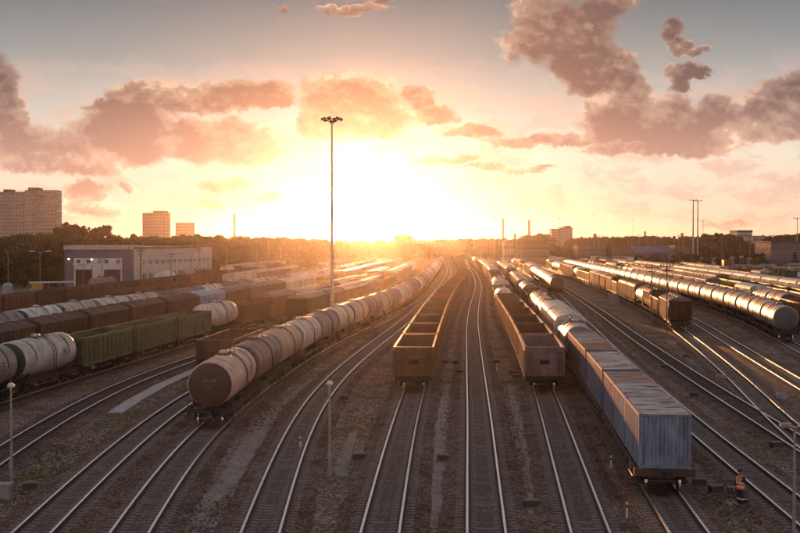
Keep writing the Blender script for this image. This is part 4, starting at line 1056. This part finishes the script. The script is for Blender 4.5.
block('apartment_block', 'pinkish square tower block standing behind trees, taller of the two', 'apartment block', 142.5, 169, 1350, 213.5, 9, wal2, rfd, 12, 8, bal=([1, 6], pl('brown_balcony', (.22, .12, .09))), steps=[(-.1, .42, 2.5)])
block('apartment_block', 'low pinkish block to the right of the square tower block', 'apartment block', 175.5, 193.5, 1500, 223, 9, wal2, rfd, 9, 7)
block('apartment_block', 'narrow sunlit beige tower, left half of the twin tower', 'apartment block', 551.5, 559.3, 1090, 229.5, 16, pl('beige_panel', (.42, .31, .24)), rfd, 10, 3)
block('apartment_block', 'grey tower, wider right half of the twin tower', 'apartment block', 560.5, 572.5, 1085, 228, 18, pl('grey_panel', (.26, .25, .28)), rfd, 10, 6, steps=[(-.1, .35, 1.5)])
block('long_building', 'pale long building with flat roof above the trees at right', 'building', 737, 752, 900, 232.5, 20, pl('white_panel', (.40, .38, .38)), rfd, 4, 6, roofh=1.8)
block('long_building', 'lower pale wing beside the long building at right', 'building', 753, 764.5, 905, 236.5, 20, pl('white_panel', (.4, .38, .38)), rfd, 3, 5)
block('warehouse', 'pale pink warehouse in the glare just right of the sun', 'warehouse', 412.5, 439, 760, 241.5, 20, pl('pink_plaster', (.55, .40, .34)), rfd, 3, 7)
block('warehouse', 'long low grey building left of the twin tower', 'warehouse', 516, 549, 720, 244.5, 18, pl('grey_plaster', (.14, .11, .10)), rfd, 2, 10)
block('warehouse', 'pale peaked workshop below the first red chimney', 'warehouse', 504, 517, 730, 243, 12, pl('pink_plaster', (.3, .22, .18)), rfd, 2, 4)
block('warehouse', 'grey low warehouse right of the twin tower', 'warehouse', 578, 606, 640, 246.5, 18, pl('mauve_plaster', (.12, .105, .12)), rfd, 2, 8)
block('warehouse', 'mauve hall at the right edge with tall bays', 'warehouse', 771, 815, 520, 242.5, 24, pl('mauve_wall', (.15, .125, .155)), rfd, 2, 9)
block('warehouse', 'dark low shed between the blue roof and the mast pair', 'warehouse', 676, 690, 600, 247, 14, pl('brown_plaster', (.16, .11, .09)), rfd, 1, 4)
block('warehouse', 'low shed left of the blue roofed shed', 'warehouse', 612, 632, 640, 248, 14, pl('mauve_plaster', (.2, .18, .2)), rfd, 1, 6)
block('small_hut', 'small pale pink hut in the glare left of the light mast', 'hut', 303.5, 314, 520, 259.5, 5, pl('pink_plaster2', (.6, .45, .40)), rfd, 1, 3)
# blue gabled shed
t = thing('workshop_shed', 'long blue-roofed workshop shed at right behind the pale boxcars', 'workshop', at(662, 620), 0)
b = MB(); b.box(-13, 13, 0, 22, 0, 6.5); link('wall', b.mesh('wall', [pl('blue_wall', (.12, .12, .20))]), t)
b = MB(); b.add([(-13.6, -.5, 6.4), (13.6, -.5, 6.4), (13.6, 11, 9.6), (-13.6, 11, 9.6), (13.6, 22.5, 6.4), (-13.6, 22.5, 6.4)], [(0, 1, 2, 3), (3, 2, 4, 5), (0, 3, 5), (1, 4, 2)]); link('roof', b.mesh('roof', [pl('blue_roof', (.07, .085, .17), .6)]), t)
b = MB()
for i in range(6): b.box(-11 + i * 4, -9 + i * 4, -.06, -.004, 2.8, 4.6)
tag(link('windows', b.mesh('windows', [glass_m]), t), kind='stuff')
# depot
DD = 305.
W = (131 - 64.5) * DD / F; h = CAMZ - GZ - (245.5 - HOR) * DD / F
t = thing('depot_building', 'mauve-fronted locomotive depot with white bay and two dark doors', 'depot', at(97.7, DD), 0)
mv = pl('mauve_cladding', (.12, .12, .18)); wht = pl('white_cladding', (.62, .58, .60)); rfw = pl('white_roof_edge', (.5, .48, .48))
b = MB(); b.box(-W / 2, W / 2, 0, 14, 0, h - 1.1); link('wall', b.mesh('wall', [mv]), t)
b = MB(); b.box(-W / 2 - .2, W / 2 + .2, -.2, 14.2, h - 1.095, h)
link('parapet', b.mesh('parapet', [rfw]), t)
sm = MB(); sm.box(-.04, .04, -.06, 0, 0, 1.05); smm = sm.mesh('parapet_seam', [mv])
for i in range(18): link('parapet_seam', smm, t, (-W / 2 + W * (i + .5) / 18, -.201, h - 1.07))
x0, x1 = (74 - 97.7) * DD / F, (122 - 97.7) * DD / F; zt = CAMZ - GZ - (258 - HOR) * DD / F
b = MB()
dz = CAMZ - GZ - (269.5 - HOR) * DD / F
da = [((75.5 - 97.7) * DD / F, (92 - 97.7) * DD / F), ((104 - 97.7) * DD / F, (120.5 - 97.7) * DD / F)]
b.box(x0, x1, -.12, -.003, dz, zt)
b.box(x0, da[0][0], -.12, -.003, 0, dz); b.box(da[0][1], da[1][0], -.12, -.003, 0, dz); b.box(da[1][1], x1, -.12, -.003, 0, dz)
link('bay_cladding', b.mesh('bay_cladding', [wht]), t)
dk = pl('dark_opening', (.03, .022, .02))
for a_, c_ in da:
    b = MB(); b.box(a_, c_, -.04, -.002, 0, dz); o = link('depot_door', b.mesh('depot_door', [dk]), t)
    bm_ = MB()
    for k in range(1, 4): x = a_ + (c_ - a_) * k / 4; bm_.box(x - .04, x + .04, -.07, -.042, 0, dz)
    link('door_bars', bm_.mesh('door_bars', [M['railweb']]), o)
for px in (78.5, 88.5, 99, 106.5, 118.5):
    xc = (px - 97.7) * DD / F; zc = CAMZ - GZ - (261.5 - HOR) * DD / F; ww = .45 if px != 99 else .2
    b = MB(); b.box(xc - ww, xc + ww, -.15, -.121, zc - .45, zc + .45); o = link('window', b.mesh('window', [glass_m]), t)
    b = MB(); b.box(xc - .03, xc + .03, -.17, -.151, zc - .45, zc + .45); b.box(xc - ww - .06, xc + ww + .06, -.2, -.121, zc - .55, zc - .455); link('frame', b.mesh('frame', [M['white']]), o)
b = MB(); b.box(-.15, .7, -.15, -.121, 0, 3.2); link('side_door', b.mesh('side_door', [dk]), t)
# long wing
a = Vector(((131.5 - 400) * 306 / F, 306, GZ)); c = Vector(((212 - 400) * 400 / F, 400, GZ)); Lw = (c - a).length; rz = math.atan2(c.y - a.y, c.x - a.x)
t = thing('depot_wing', 'long pinkish depot wing with rows of small windows', 'depot', a, rz)
hw = CAMZ - GZ - (249.0 - HOR) * 306 / F
b = MB(); b.box(.05, Lw, .05, 16, 0, hw); link('wall', b.mesh('wall', [pl('pink_depot', (.60, .53, .50))]), t)
b = MB(); b.box(-.1, Lw + .2, -.25, 16.2, hw + .003, hw + .5); link('roof', b.mesh('roof', [pl('brown_roof', (.15, .09, .08))]), t)
b = MB(); b.box(-.02, .5, -.08, .045, 0, hw); b.box(8.0, 8.4, -.08, .045, 0, hw); link('pilaster', b.mesh('pilaster', [pl('brown_roof', (.15, .09, .08))]), t)
wm = MB(); wm.box(-.35, .35, -.03, .045, -.55, .55); wmm = wm.mesh('window', [glass_m])
wf = MB(); wf.box(-.45, .45, -.1, .046, -.68, -.56); wf.box(-.03, .03, -.06, -.031, -.55, .55); wfm = wf.mesh('frame', [M['white']])
wt = MB(); wt.box(-.35, .35, -.03, .045, -1.3, 1.3); wtm = wt.mesh('tall_window', [glass_m])
q = 11.0
while q < Lw - 3:
    for dx in (0, 1.9):
        o = link('window', wmm, t, (q + dx, 0, hw * .62)); link('frame', wfm, o); link('tall_window', wtm, t, (q + dx, 0, hw * .22))
    q += 6.4
# chimneys
def chimney(px, D, top, label, r=1.6):
    h = CAMZ - GZ + (HOR - top) * D / F; t = thing('chimney', label, 'chimney', at(px, D), 0)
    b = MB(); b.lathe([(0, r * 1.4), (h, r)], 16, axis='Z'); link('shaft', b.mesh('shaft', [pl('chimney_brick', (.22, .09, .05))]), t)
    b = MB(); b.lathe([(h - 1.6, r + .15), (h, r + .25), (h + .02, r - .3), (h - 1, r - .35)], 16, axis='Z', smooth=False); link('rim', b.mesh('rim', [M['conc']]), t)
chimney(234.5, 1500, 214, 'slender chimney rising over the trees left of the sun')
chimney(503, 1450, 218.5, 'tall red-brown chimney, left one of the pair', 1.3)
chimney(529, 1450, 220, 'tall red-brown chimney, right one of the pair', 1.5)
chimney(515, 1500, 233.5, 'short chimney between the two tall red-brown ones', 1.5)
chimney(595, 1400, 233.5, 'stubby chimney right of the twin tower', 2.0)
chimney(682, 1300, 233, 'short dark chimney left of the mast pair', 1.4)
chimney(645, 1400, 231.5, 'thin short stack above the blue roofed shed', 1.)
# vertical storage cylinder and yellow shunting wagon at left
t = thing('storage_cylinder', 'pale blue-grey upright cylinder with domed top at left edge', 'storage tank', gnd(7.5, 302), 0)
b = MB(); r_ = 9.2 / 2 * 236 / F; b.lathe([(.2, r_), (3.3, r_)], 20, axis='Z'); link('shell', b.mesh('shell', [pl('blue_grey_steel', (.28, .31, .38), .5)]), t)
b = MB(); b.lathe([(3.3, r_ + .03), (3.55, r_ * .95), (3.85, r_ * .6), (3.95, .0001)], 20, axis='Z'); link('dome', b.mesh('dome', [pl('blue_grey_steel', (.28, .31, .38), .5)]), t)
b = MB(); b.lathe([(0, r_ + .1), (.2, r_ + .1), (.2, .0001)], 20, axis='Z', smooth=False); link('base', b.mesh('base', [M['conc']]), t)
p = gnd(52, 298.5); t = thing('shunting_engine', 'small ochre shunting engine with white roof by the left trees', 'engine', p, R(-62))
yb_ = pl('ochre_paint', (.42, .24, .07), .5)
b = MB(); b.box(-1.4, 1.4, -4.4, -2.2, 1.1, 3.4); link('cab', b.mesh('cab', [yb_]), t)
b = MB(); b.box(-1.15, 1.15, -2.2, 4.4, 1.1, 2.5); link('hood', b.mesh('hood', [pl('dark_brown_paint', (.06, .04, .03))]), t)
b = MB(); b.box(-1.5, 1.5, -4.6, 4.5, 3.401, 3.6); link('roof', b.mesh('roof', [M['white']]), t)
b = MB()
for y in (-1, 1.5, 4.2):
    for x in (-1.3, 1.3): b.box(x - .06, x + .06, y - .06, y + .06, 1.1, 3.4)
link('roof_post', b.mesh('roof_post', [yb_]), t)
b = MB(); b.box(-1.4, 1.4, -4.5, 4.5, .75, 1.098); link('frame', b.mesh('frame', [M['under']]), t)
b = MB(); b.box(-.9, .9, -4.45, -4.401, 2.3, 3.1); link('windscreen', b.mesh('windscreen', [glass_m]), t)
for y in (-3.2, 3.2): link('wheelset', BM[1, 'w'], t, (0, y, .3))
# fence of upright boards before the depot
t = thing('board_fence', 'low rusty upright-board fence in front of the depot', 'fence', (0, 0, 0))
fa, fb = at(66, 268), at(212, 330); nb = 150
b = MB(); b.box(-.19, .19, -.03, .03, 0, 1.7); bdm = b.mesh('board', [simple('rusty_board', (.12, .07, .05), .8)])
for i in range(nb):
    q = fa.lerp(fb, i / nb); link('board', bdm, t, q, math.atan2(fb.y - fa.y, fb.x - fa.x))

# clutter of the freight area at far right: huts, stacked containers, vans
cl_cols = ['white', 'orange-brown', 'pale', 'grey', 'brown', 'ochre', 'silver', 'dark green']
hut = MB(); hut.box(-3, 3, -1.5, 1.5, 0, 2.6); hutm = hut.mesh('walls', [M['paint']])
hr = MB(); hr.add([(-3.2, -1.8, 2.6), (3.2, -1.8, 2.6), (3.2, 0, 3.3), (-3.2, 0, 3.3), (3.2, 1.8, 2.6), (-3.2, 1.8, 2.6)], [(0, 1, 2, 3), (3, 2, 4, 5), (0, 3, 5), (1, 4, 2), (0, 5, 4, 1)]); hrm = hr.mesh('roof', [M['paint']])
hw_ = MB(); hw_.box(-2.2, -1.2, -1.53, -1.502, 1.1, 1.9); hw_.box(1.2, 2.2, -1.53, -1.502, 1.1, 1.9); hwm = hw_.mesh('window', [glass_m])
hd = MB(); hd.box(-.45, .45, -1.54, -1.502, .05, 2.05); hdm = hd.mesh('door', [M['under']])
vb = MB(); vb.box(-1, 1, -.8, 3.2, .45, 2.5); vbm = vb.mesh('cargo_box', [M['paint']])
vc = MB(); vc.add([(-.95, -2.6, .45), (.95, -2.6, .45), (.95, -.82, .45), (-.95, -.82, .45), (-.95, -2.6, 1.2), (.95, -2.6, 1.2), (.9, -1.9, 2.0), (-.9, -1.9, 2.0), (.9, -.82, 2.05), (-.9, -.82, 2.05)],
                  [(0, 3, 2, 1), (0, 1, 5, 4), (4, 5, 6, 7), (7, 6, 8, 9), (1, 2, 8, 6, 5), (0, 4, 7, 9, 3), (2, 3, 9, 8)]); vcm = vc.mesh('cab', [M['paint']])
vg = MB(); vg.add([(-.82, -2.56, 1.28), (.82, -2.56, 1.28), (.8, -1.98, 1.95), (-.8, -1.98, 1.95)], [(0, 1, 2, 3)]); vgm = vg.mesh('windscreen', [glass_m])
vw = MB(); vw.lathe([(-.12, .0001), (-.12, .42), (.12, .42), (.12, .0001)], 12, (0, 0, .42), 'X', smooth=False); vwm = vw.mesh('wheel', [M['under']])
CN = {}
for i, px in enumerate(sorted(rng.uniform(440, 812, 230))):
    D = rng.uniform(320, 900)
    if D * (px - 400) / F < (np.interp(D, [250, 350, 450, 600, 720, 800], [92, 100, 106, 114, 119, 60]) + 7) or (D > 800 and i % 2): continue
    p = at(px, D); c = cl_cols[rng.integers(len(cl_cols))]; col = jit(COL[c]); rz = rng.uniform(-.6, .6); k = rng.integers(3)
    CN[k, c] = CN.get((k, c), 0) + 1; no = ordi(CN[k, c]); side = 'in the freight area at far right'
    if k == 0:
        t = thing('site_hut', f'{no} from left of the {c} site huts {side}', 'hut', p, rz, f'{c} site huts'); link('walls', hutm, t, None, None, col); link('roof', hrm, t, None, None, jit(COL['grey'])); link('window', hwm, t); link('door', hdm, t)
    elif k == 1:
        t = thing('delivery_truck', f'{no} from left of the {c} box trucks {side}', 'truck', p, rz + R(rng.uniform(-70, 70)), f'{c} box trucks'); link('cargo_box', vbm, t, None, None, col); link('cab', vcm, t, None, None, jit(COL['white'])); link('windscreen', vgm, t)
        for x in (-.9, .9):
            for y in (-1.8, 2.2): link('wheel', vwm, t, (x, y, 0))
    else:
        for lv in range(rng.integers(1, 3)):
            t = thing('shipping_container', f"{no} from left, {c} container {'stacked on another' if lv else 'on the ground'} {side}", 'shipping container', (p.x, p.y, p.z + 2.6 * lv + .01), rz, f'{c} far containers')
            for (nm, me, role) in CM: link(nm, me, t, None, None, jit(col, .05))

# ------------------------------------------------------------------ trees
leafm, t_, b_, X_ = bsdf_mat('leaves')
gi = t_.nodes.new('ShaderNodeNewGeometry')
t_.links.new(X_.ramp(gi.outputs['Random Per Island'], [(0, (.016, .018, .008)), (.5, (.034, .036, .013)), (1, (.065, .056, .020))]), b_.inputs['Base Color'])
b_.inputs['Roughness'].default_value = .7; b_.inputs['Transmission Weight'].default_value = 0
def tree_meshes(seed, h, w, conifer=False, n=3000, lf=.46):
    r = np.random.default_rng(seed); V, Fc = [], []
    cl = []
    if conifer:
        for i in range(40): z = h * (.12 + .86 * r.random()); rr = w * .5 * (1 - z / h) ** .8; a = r.random() * 6.28; cl.append((rr * math.cos(a), rr * math.sin(a), z, .5 + .5 * (1 - z / h)))
    else:
        for i in range(34):
            z = h * (.14 + .8 * r.random()); rr = w * .5 * math.sqrt(max(.12, 1 - ((z / h - .5) / .5) ** 2)) * r.random() ** .4; a = r.random() * 6.28
            cl.append((rr * math.cos(a), rr * math.sin(a), z, w * (.10 + .10 * r.random())))
    for i in range(n):
        c = cl[r.integers(len(cl))]; d = r.normal(size=3); d /= np.linalg.norm(d); q = np.array(c[:3]) + d * c[3] * r.random() ** .35 * (1, 1, .75)
        u = r.normal(size=3); u /= np.linalg.norm(u); v = np.cross(u, r.normal(size=3)); v /= np.linalg.norm(v); s = lf * (.6 + .8 * r.random())
        k = len(V); V += [tuple(q - u * s), tuple(q + v * s * .6), tuple(q + u * s), tuple(q - v * s * .6)]; Fc.append((k, k + 1, k + 2, k + 3))
    me = bpy.data.meshes.new('crown'); me.from_pydata(V, [], Fc); me.materials.append(leafm); me.update()
    tb = MB(); tb.bar((0, 0, 0), (0, 0, h * .75), w * .035, 7, r2=w * .012)
    for i in range(6):
        a = r.random() * 6.28; z = h * (.25 + .08 * i); tb.bar((0, 0, z), (math.cos(a) * w * .3, math.sin(a) * w * .3, z + h * .18), w * .014, 5, r2=w * .005)
    return me, tb.mesh('trunk', [M['bark']])
TV = [tree_meshes(1, 12, 9), tree_meshes(2, 12, 7.5), tree_meshes(3, 12, 10.5), tree_meshes(4, 12, 8), tree_meshes(5, 12, 11), tree_meshes(6, 12, 5, True)]
def tree(px, D, top, label, group, var=None, base=GZ):
    h = CAMZ - base + (HOR - top) * D / F; 
    if h < 2: h = 2
    v = TV[rng.integers(len(TV) - 1) if var is None else var]; t = thing('leafy_tree' if var != 5 else 'conifer_tree', label, 'tree', at(px, D, base), rng.random() * 6.28, group)
    s = h / 12 * (12 / 11.4)
    for nm, me in (('crown', v[0]), ('trunk', v[1])):
        o = link(nm, me, t); o.scale = (s * rng.uniform(.85, 1.2), s * rng.uniform(.85, 1.2), s)
def belt(px0, px1, step, D0, D1, tops, label, group, jt=2.5, con=.05):
    x = px0
    xs = [q[0] for q in tops]; ys = [q[1] for q in tops]
    k = 0
    while x < px1:
        k += 1; D = rng.uniform(D0, D1); tree(x, D, float(np.interp(x, xs, ys)) + abs(rng.normal()) * jt, f'{ordi(k)} from left, {label}', group, 5 if rng.random() < con else None); x += step * rng.uniform(.6, 1.3)
belt(-15, 330, 6.0, 470, 560, [(0, 236), (60, 234), (120, 236), (200, 236), (330, 239)], 'dark leafy tree in the high belt behind the depot', 'trees behind the depot')
belt(-15, 250, 9.0, 400, 450, [(0, 238), (120, 240), (250, 242)], 'leafy tree in the front row of the belt behind the depot', 'front trees behind the depot')
belt(-12, 68, 6.5, 310, 350, [(0, 243), (70, 250)], 'dark tree just left of the depot, behind the poles', 'trees left of the depot')
belt(230, 440, 5.0, 640, 900, [(230, 237), (300, 239), (360, 243), (400, 243), (440, 243)], 'small tree silhouetted in the glare below the sun', 'trees in the glare')
belt(215, 330, 7.0, 480, 560, [(215, 241), (330, 247)], 'low tree in the haze between depot and sun', 'low trees near the sun')
for px, D, top, w in [(72, 640, 225, 'taller lone crown above the belt left of the depot roof'), (101, 640, 227, 'second tall crown standing above the belt over the depot'), (66, 600, 229, 'medium crown just left of the tallest crown'), (405, 760, 235.5, 'dark rounded tree just right of the sun glare'), (400, 770, 237, 'smaller tree left of the dark rounded one'), (410, 780, 238, 'smaller tree right of the dark rounded one')]:
    tree(px, D, top, w, None, rng.integers(0, 5))
belt(438, 520, 3.6, 1000, 1250, [(438, 240), (520, 239)], 'tiny far tree on the centre horizon', 'far trees at the centre horizon', .8)
belt(520, 552, 3.0, 880, 980, [(520, 238), (536, 235), (548, 234), (552, 237)], 'tree in the dark clump right of the red chimneys', 'clump right of the chimneys', .8)
belt(572, 700, 3.6, 900, 1100, [(572, 239), (600, 237.5), (640, 236.5), (700, 237)], 'far tree on the right horizon before the mast pair', 'right horizon trees', 1.4)
belt(698, 740, 4.2, 760, 880, [(698, 237), (712, 233.5), (725, 235), (740, 236)], 'dark tree between the mast pair and the long pale building', 'trees right of the masts', 1.6, .25)
belt(738, 770, 4.0, 780, 860, [(738, 242), (770, 243)], 'tree in front of the long pale building at right', 'trees before the long building', 1.5, .2)
belt(764, 815, 4.0, 800, 900, [(764, 238), (790, 235), (815, 232.5)], 'dark tree on the rise at the far right edge', 'trees at the right edge', 1.2, .15)
belt(440, 560, 5.0, 790, 900, [(440, 246), (560, 245)], 'low dark tree beyond the yard throat below the red chimneys', 'low trees below the chimneys', 2.0)
belt(640, 815, 9.0, 470, 600, [(640, 254), (815, 250)], 'tree standing among huts and poles at far right', 'trees among the huts', 2.5)
belt(560, 815, 8.0, 660, 760, [(560, 246), (700, 244), (815, 243)], 'low tree among the sheds at far right', 'low trees among the sheds', 2.0)
# solid far wood filling in behind everything
V, Fc = [], []
for i in range(52000):
    px = rng.uniform(-40, 840); D = rng.uniform(1150, 1500); top = np.interp(px, [0, 200, 340, 400, 520, 700, 800], [237, 237, 241, 241, 239.5, 238, 236]) + 1.4 * math.sin(px * .31) + 1.0 * math.sin(px * .83) + rng.random() * .8
    h = CAMZ + (HOR - top) * D / F; q = at(px, D, 0); z = h * rng.random() ** .5; q = np.array((q.x, q.y, z)); u = rng.normal(size=3); u /= np.linalg.norm(u); v = np.cross(u, rng.normal(size=3)); v /= np.linalg.norm(v); s = 1.3
    k = len(V); V += [tuple(q - u * s), tuple(q + v * s * .6), tuple(q + u * s), tuple(q - v * s * .6)]; Fc.append((k, k + 1, k + 2, k + 3))
me = bpy.data.meshes.new('far_wood'); me.from_pydata(V, [], Fc); me.materials.append(leafm); me.update(); tag(link('far_wood', me), kind='stuff')

# ------------------------------------------------------------------ the worker
def skin(name, verts, edges, mat, parent, root=0, sub=2):
    me = bpy.data.meshes.new(name); me.from_pydata([v[:3] for v in verts], edges, []); o = bpy.data.objects.new(name, me); C.objects.link(o)
    md = o.modifiers.new('skin', 'SKIN'); md.use_smooth_shade = True
    sv = me.skin_vertices[0].data
    for i, v in enumerate(verts): r = v[3]; sv[i].radius = (r, v[4] if len(v) > 4 else r); sv[i].use_root = (i == root)
    sb = o.modifiers.new('sub', 'SUBSURF'); sb.levels = sub; sb.render_levels = sub
    dg = bpy.context.evaluated_depsgraph_get(); m2 = bpy.data.meshes.new_from_object(o.evaluated_get(dg)); m2.materials.clear(); m2.materials.append(mat)
    o.modifiers.clear(); o.data = m2; o.parent = parent; return o
skinm = simple('skin', (.38, .22, .16), .6, 0, .05, 8); navy = simple('navy_cloth', (.022, .024, .035), .85, 0, .3, 9); vestm = simple('orange_vest', (.85, .16, .03), .7, 0, .12, 8)
refl = simple('reflective_tape', (.70, .70, .68), .35, 0, .05, 8); capm = simple('dark_cap', (.03, .03, .035), .8, 0, .2, 9); light_cloth = simple('pale_sleeve', (.45, .46, .50), .8, 0, .1, 9)
PW = thing('person', 'worker in an orange hi-vis vest and dark trousers standing beside the track', 'person', gnd(742, 508.5), R(30))
# body, face towards -x (left), one hand raised to the face
bv = [(0, 0, .93, .13, .10), (0, 0, 1.10, .12, .10), (0, 0, 1.30, .15, .11), (0, 0, 1.43, .11, .09), (-.01, 0, 1.50, .055), (-.02, 0, 1.56, .07, .075), (-.03, 0, 1.64, .085, .075), (-.03, 0, 1.71, .065, .06),
      (0, .10, .88, .10), (.01, .11, .50, .065), (.03, .12, .10, .042), (-.10, .13, .04, .035), (-.19, .13, .03, .028),
      (0, -.10, .88, .10), (-.04, -.11, .50, .065), (.0, -.12, .10, .042), (-.13, -.13, .04, .035), (-.22, -.13, .03, .028),
      (0, .19, 1.41, .065), (.02, .25, 1.14, .047), (-.10, .27, .93, .034), (-.13, .27, .86, .03),
      (0, -.19, 1.41, .065), (.04, -.27, 1.18, .047), (-.16, -.16, 1.36, .034), (-.19, -.12, 1.44, .028)]
be = [(0, 1), (1, 2), (2, 3), (3, 4), (4, 5), (5, 6), (6, 7), (0, 8), (8, 9), (9, 10), (10, 11), (11, 12), (0, 13), (13, 14), (14, 15), (15, 16), (16, 17), (3, 18), (18, 19), (19, 20), (20, 21), (3, 22), (22, 23), (23, 24), (24, 25)]
skin('body', bv, be, skinm, PW)
for (w, dirs) in (((-.13, .27, .85), (-.02, 0, -1)), ((-.19, -.12, 1.44), (-.2, .25, 1))):     # hands
    w = Vector(w); d = Vector(dirs).normalized(); sd = d.cross(Vector((1, 0, 0))).normalized(); cr_ = Vector((-1, 0, 0))
    hv = [(*w, .028, .018), (*(w + d * .05), .036, .018)]; he = [(0, 1)]
    for k, (o_, l) in enumerate(((-.027, .060), (-.009, .070), (.009, .066), (.027, .052))):
        i = len(hv); a_ = w + d * .075 + sd * o_; b1 = a_ + d * l * .55 + cr_ * .008; c1 = b1 + d * l * .4 + cr_ * .022
        hv += [(*a_, .0095), (*b1, .0085), (*c1, .0075)]; he += [(1, i), (i, i + 1), (i + 1, i + 2)]
    i = len(hv); a_ = w + d * .02 - sd * .035; b1 = a_ + d * .035 - sd * .02 + cr_ * .01; hv += [(*a_, .011), (*b1, .0095)]; he += [(0, i), (i, i + 1)]
    skin('hand', hv, he, skinm, PW, sub=1)
skin('trousers', [(0, 0, .98, .155, .125), (0, 0, .86, .15, .12), (0, .10, .80, .115), (.01, .11, .50, .088), (.03, .12, .14, .080), (0, -.10, .80, .115), (-.04, -.11, .50, .088), (.0, -.12, .14, .080)],
     [(0, 1), (1, 2), (2, 3), (3, 4), (1, 5), (5, 6), (6, 7)], navy, PW)
for v_ in (((.03, .12, .09), (-.05, .125, .05), (-.17, .13, .04)), ((.0, -.12, .09), (-.08, -.125, .05), (-.20, -.13, .04))):
    skin('boot', [(*v_[0], .06), (*v_[1], .055), (*v_[2], .045)], [(0, 1), (1, 2)], capm, PW, sub=1)
skin('jacket', [(0, 0, .93, .165, .135), (0, 0, 1.10, .155, .125), (0, 0, 1.30, .175, .13), (0, 0, 1.43, .12, .10), (0, 0, 1.48, .07), (0, .20, 1.40, .080), (.02, .255, 1.14, .062), (-.09, .27, .95, .05), (0, -.20, 1.40, .080), (.04, -.275, 1.18, .062), (-.13, -.18, 1.32, .05)],
     [(0, 1), (1, 2), (2, 3), (3, 4), (3, 5), (5, 6), (6, 7), (3, 8), (8, 9), (9, 10)], navy, PW)
def ring(name, rx, ry, z0, z1, mat, th=1.0, cx=0):
    b = MB(); n = 24; vs = []
    for z, k in ((z0, 1), (z1, th)):
        for i in range(n): a = 6.28319 * i / n; vs.append((cx + rx * k * math.cos(a), ry * k * math.sin(a), z))
    b.add(vs, [(i, (i + 1) % n, n + (i + 1) % n, n + i) for i in range(n)], 0, True); return link(name, b.mesh(name, [mat]), PW)
vz = [(.86, .150, .205), (1.0, .148, .195), (1.2, .150, .205), (1.34, .148, .215), (1.43, .115, .17), (1.47, .09, .10)]
b = MB(); n = 24; vs = []
for z, rx, ry in vz:
    for i in range(n): a = 6.28319 * i / n; vs.append((rx * math.cos(a), ry * math.sin(a), z))
b.add(vs, [(j * n + i, j * n + (i + 1) % n, (j + 1) * n + (i + 1) % n, (j + 1) * n + i) for j in range(len(vz) - 1) for i in range(n)], 0, True); link('vest', b.mesh('vest', [vestm]), PW)
ring('tape_band', .155, .208, .96, 1.01, refl); ring('tape_band', .156, .212, 1.13, 1.18, refl)
for y in (-.1, .1):
    b = MB(); pts = [(-.156, 1.16), (-.156, 1.33), (-.125, 1.42), (0, 1.475), (.125, 1.42), (.156, 1.33), (.156, 1.16)]
    for p, q in zip(pts[:-1], pts[1:]): b.add([(p[0], y - .025, p[1]), (p[0], y + .025, p[1]), (q[0], y + .025, q[1]), (q[0], y - .025, q[1])], [(0, 1, 2, 3)])
    link('shoulder_tape', b.mesh('shoulder_tape', [refl]), PW)
for (cx, cy) in ((.02, .115), (-.02, -.115)):
    b = MB(); b.lathe([(.38, .093), (.45, .094)], 14, (cx, cy, 0), 'Z'); link('trouser_tape', b.mesh('trouser_tape', [refl]), PW)
b = MB(); b.lathe([(0, .100), (.05, .103), (.10, .085), (.13, .0001)], 18, (-.03, 0, 1.66), 'Z'); b.add([(-.11, -.07, 1.668), (-.11, .07, 1.668), (-.21, .05, 1.655), (-.21, -.05, 1.655)], [(0, 1, 2, 3)]); link('cap', b.mesh('cap', [capm]), PW)
b = MB(); b.add([(-.105, -.012, 1.60), (-.105, .012, 1.60), (-.135, 0, 1.597), (-.102, 0, 1.635)], [(0, 1, 2), (0, 2, 3), (1, 3, 2)]); link('nose', b.mesh('nose', [skinm]), PW)
b = MB()
for y in (-.03, .03): b.lathe([(-.005, .0001), (-.004, .008), (.004, .008), (.005, .0001)], 8, (-.105, y, 1.64), 'X')
b.box(-.108, -.1, -.022, .022, 1.572, 1.578); link('eyes_and_mouth', b.mesh('eyes_and_mouth', [capm]), PW)
b = MB()
for y in (-.088, .088): b.lathe([(-.008, .0001), (-.008, .022), (.008, .018), (.008, .0001)], 8, (-.02, y, 1.62), 'Y')
link('ear', b.mesh('ear', [skinm]), PW)
t = thing('canvas_bag', 'dark canvas tool bag hanging at the hip of the worker', 'bag', (0, 0, 0)); t.location = gnd(746, 505.5); t.location.z = GZ + .0
b = MB(); b.box(-.14, .14, -.08, .08, .02, .34); link('pouch', b.mesh('pouch', [navy]), t)
b = MB(); b.box(-.145, .145, -.085, .085, .24, .29); link('band', b.mesh('band', [refl]), t)
t['label'] = 'dark tool bag with a pale band standing at the feet of the worker'

# ------------------------------------------------------------------ haze
hz = MB(); hz.box(-2650, 2650, -160, 4300, GZ - 1.0, 68.0)
hm = bpy.data.materials.new('haze'); hm.use_nodes = True; t_ = hm.node_tree; t_.nodes.clear()
pv = t_.nodes.new('ShaderNodeVolumePrincipled'); pv.inputs['Color'].default_value = (.95, .90, .84, 1); pv.inputs['Density'].default_value = .000026; pv.inputs['Anisotropy'].default_value = .91
oo = t_.nodes.new('ShaderNodeOutputMaterial'); t_.links.new(pv.outputs[0], oo.inputs['Volume'])
hob = link('haze', hz.mesh('haze', [hm])); hob['kind'] = 'stuff'
bpy.context.view_layer.update()
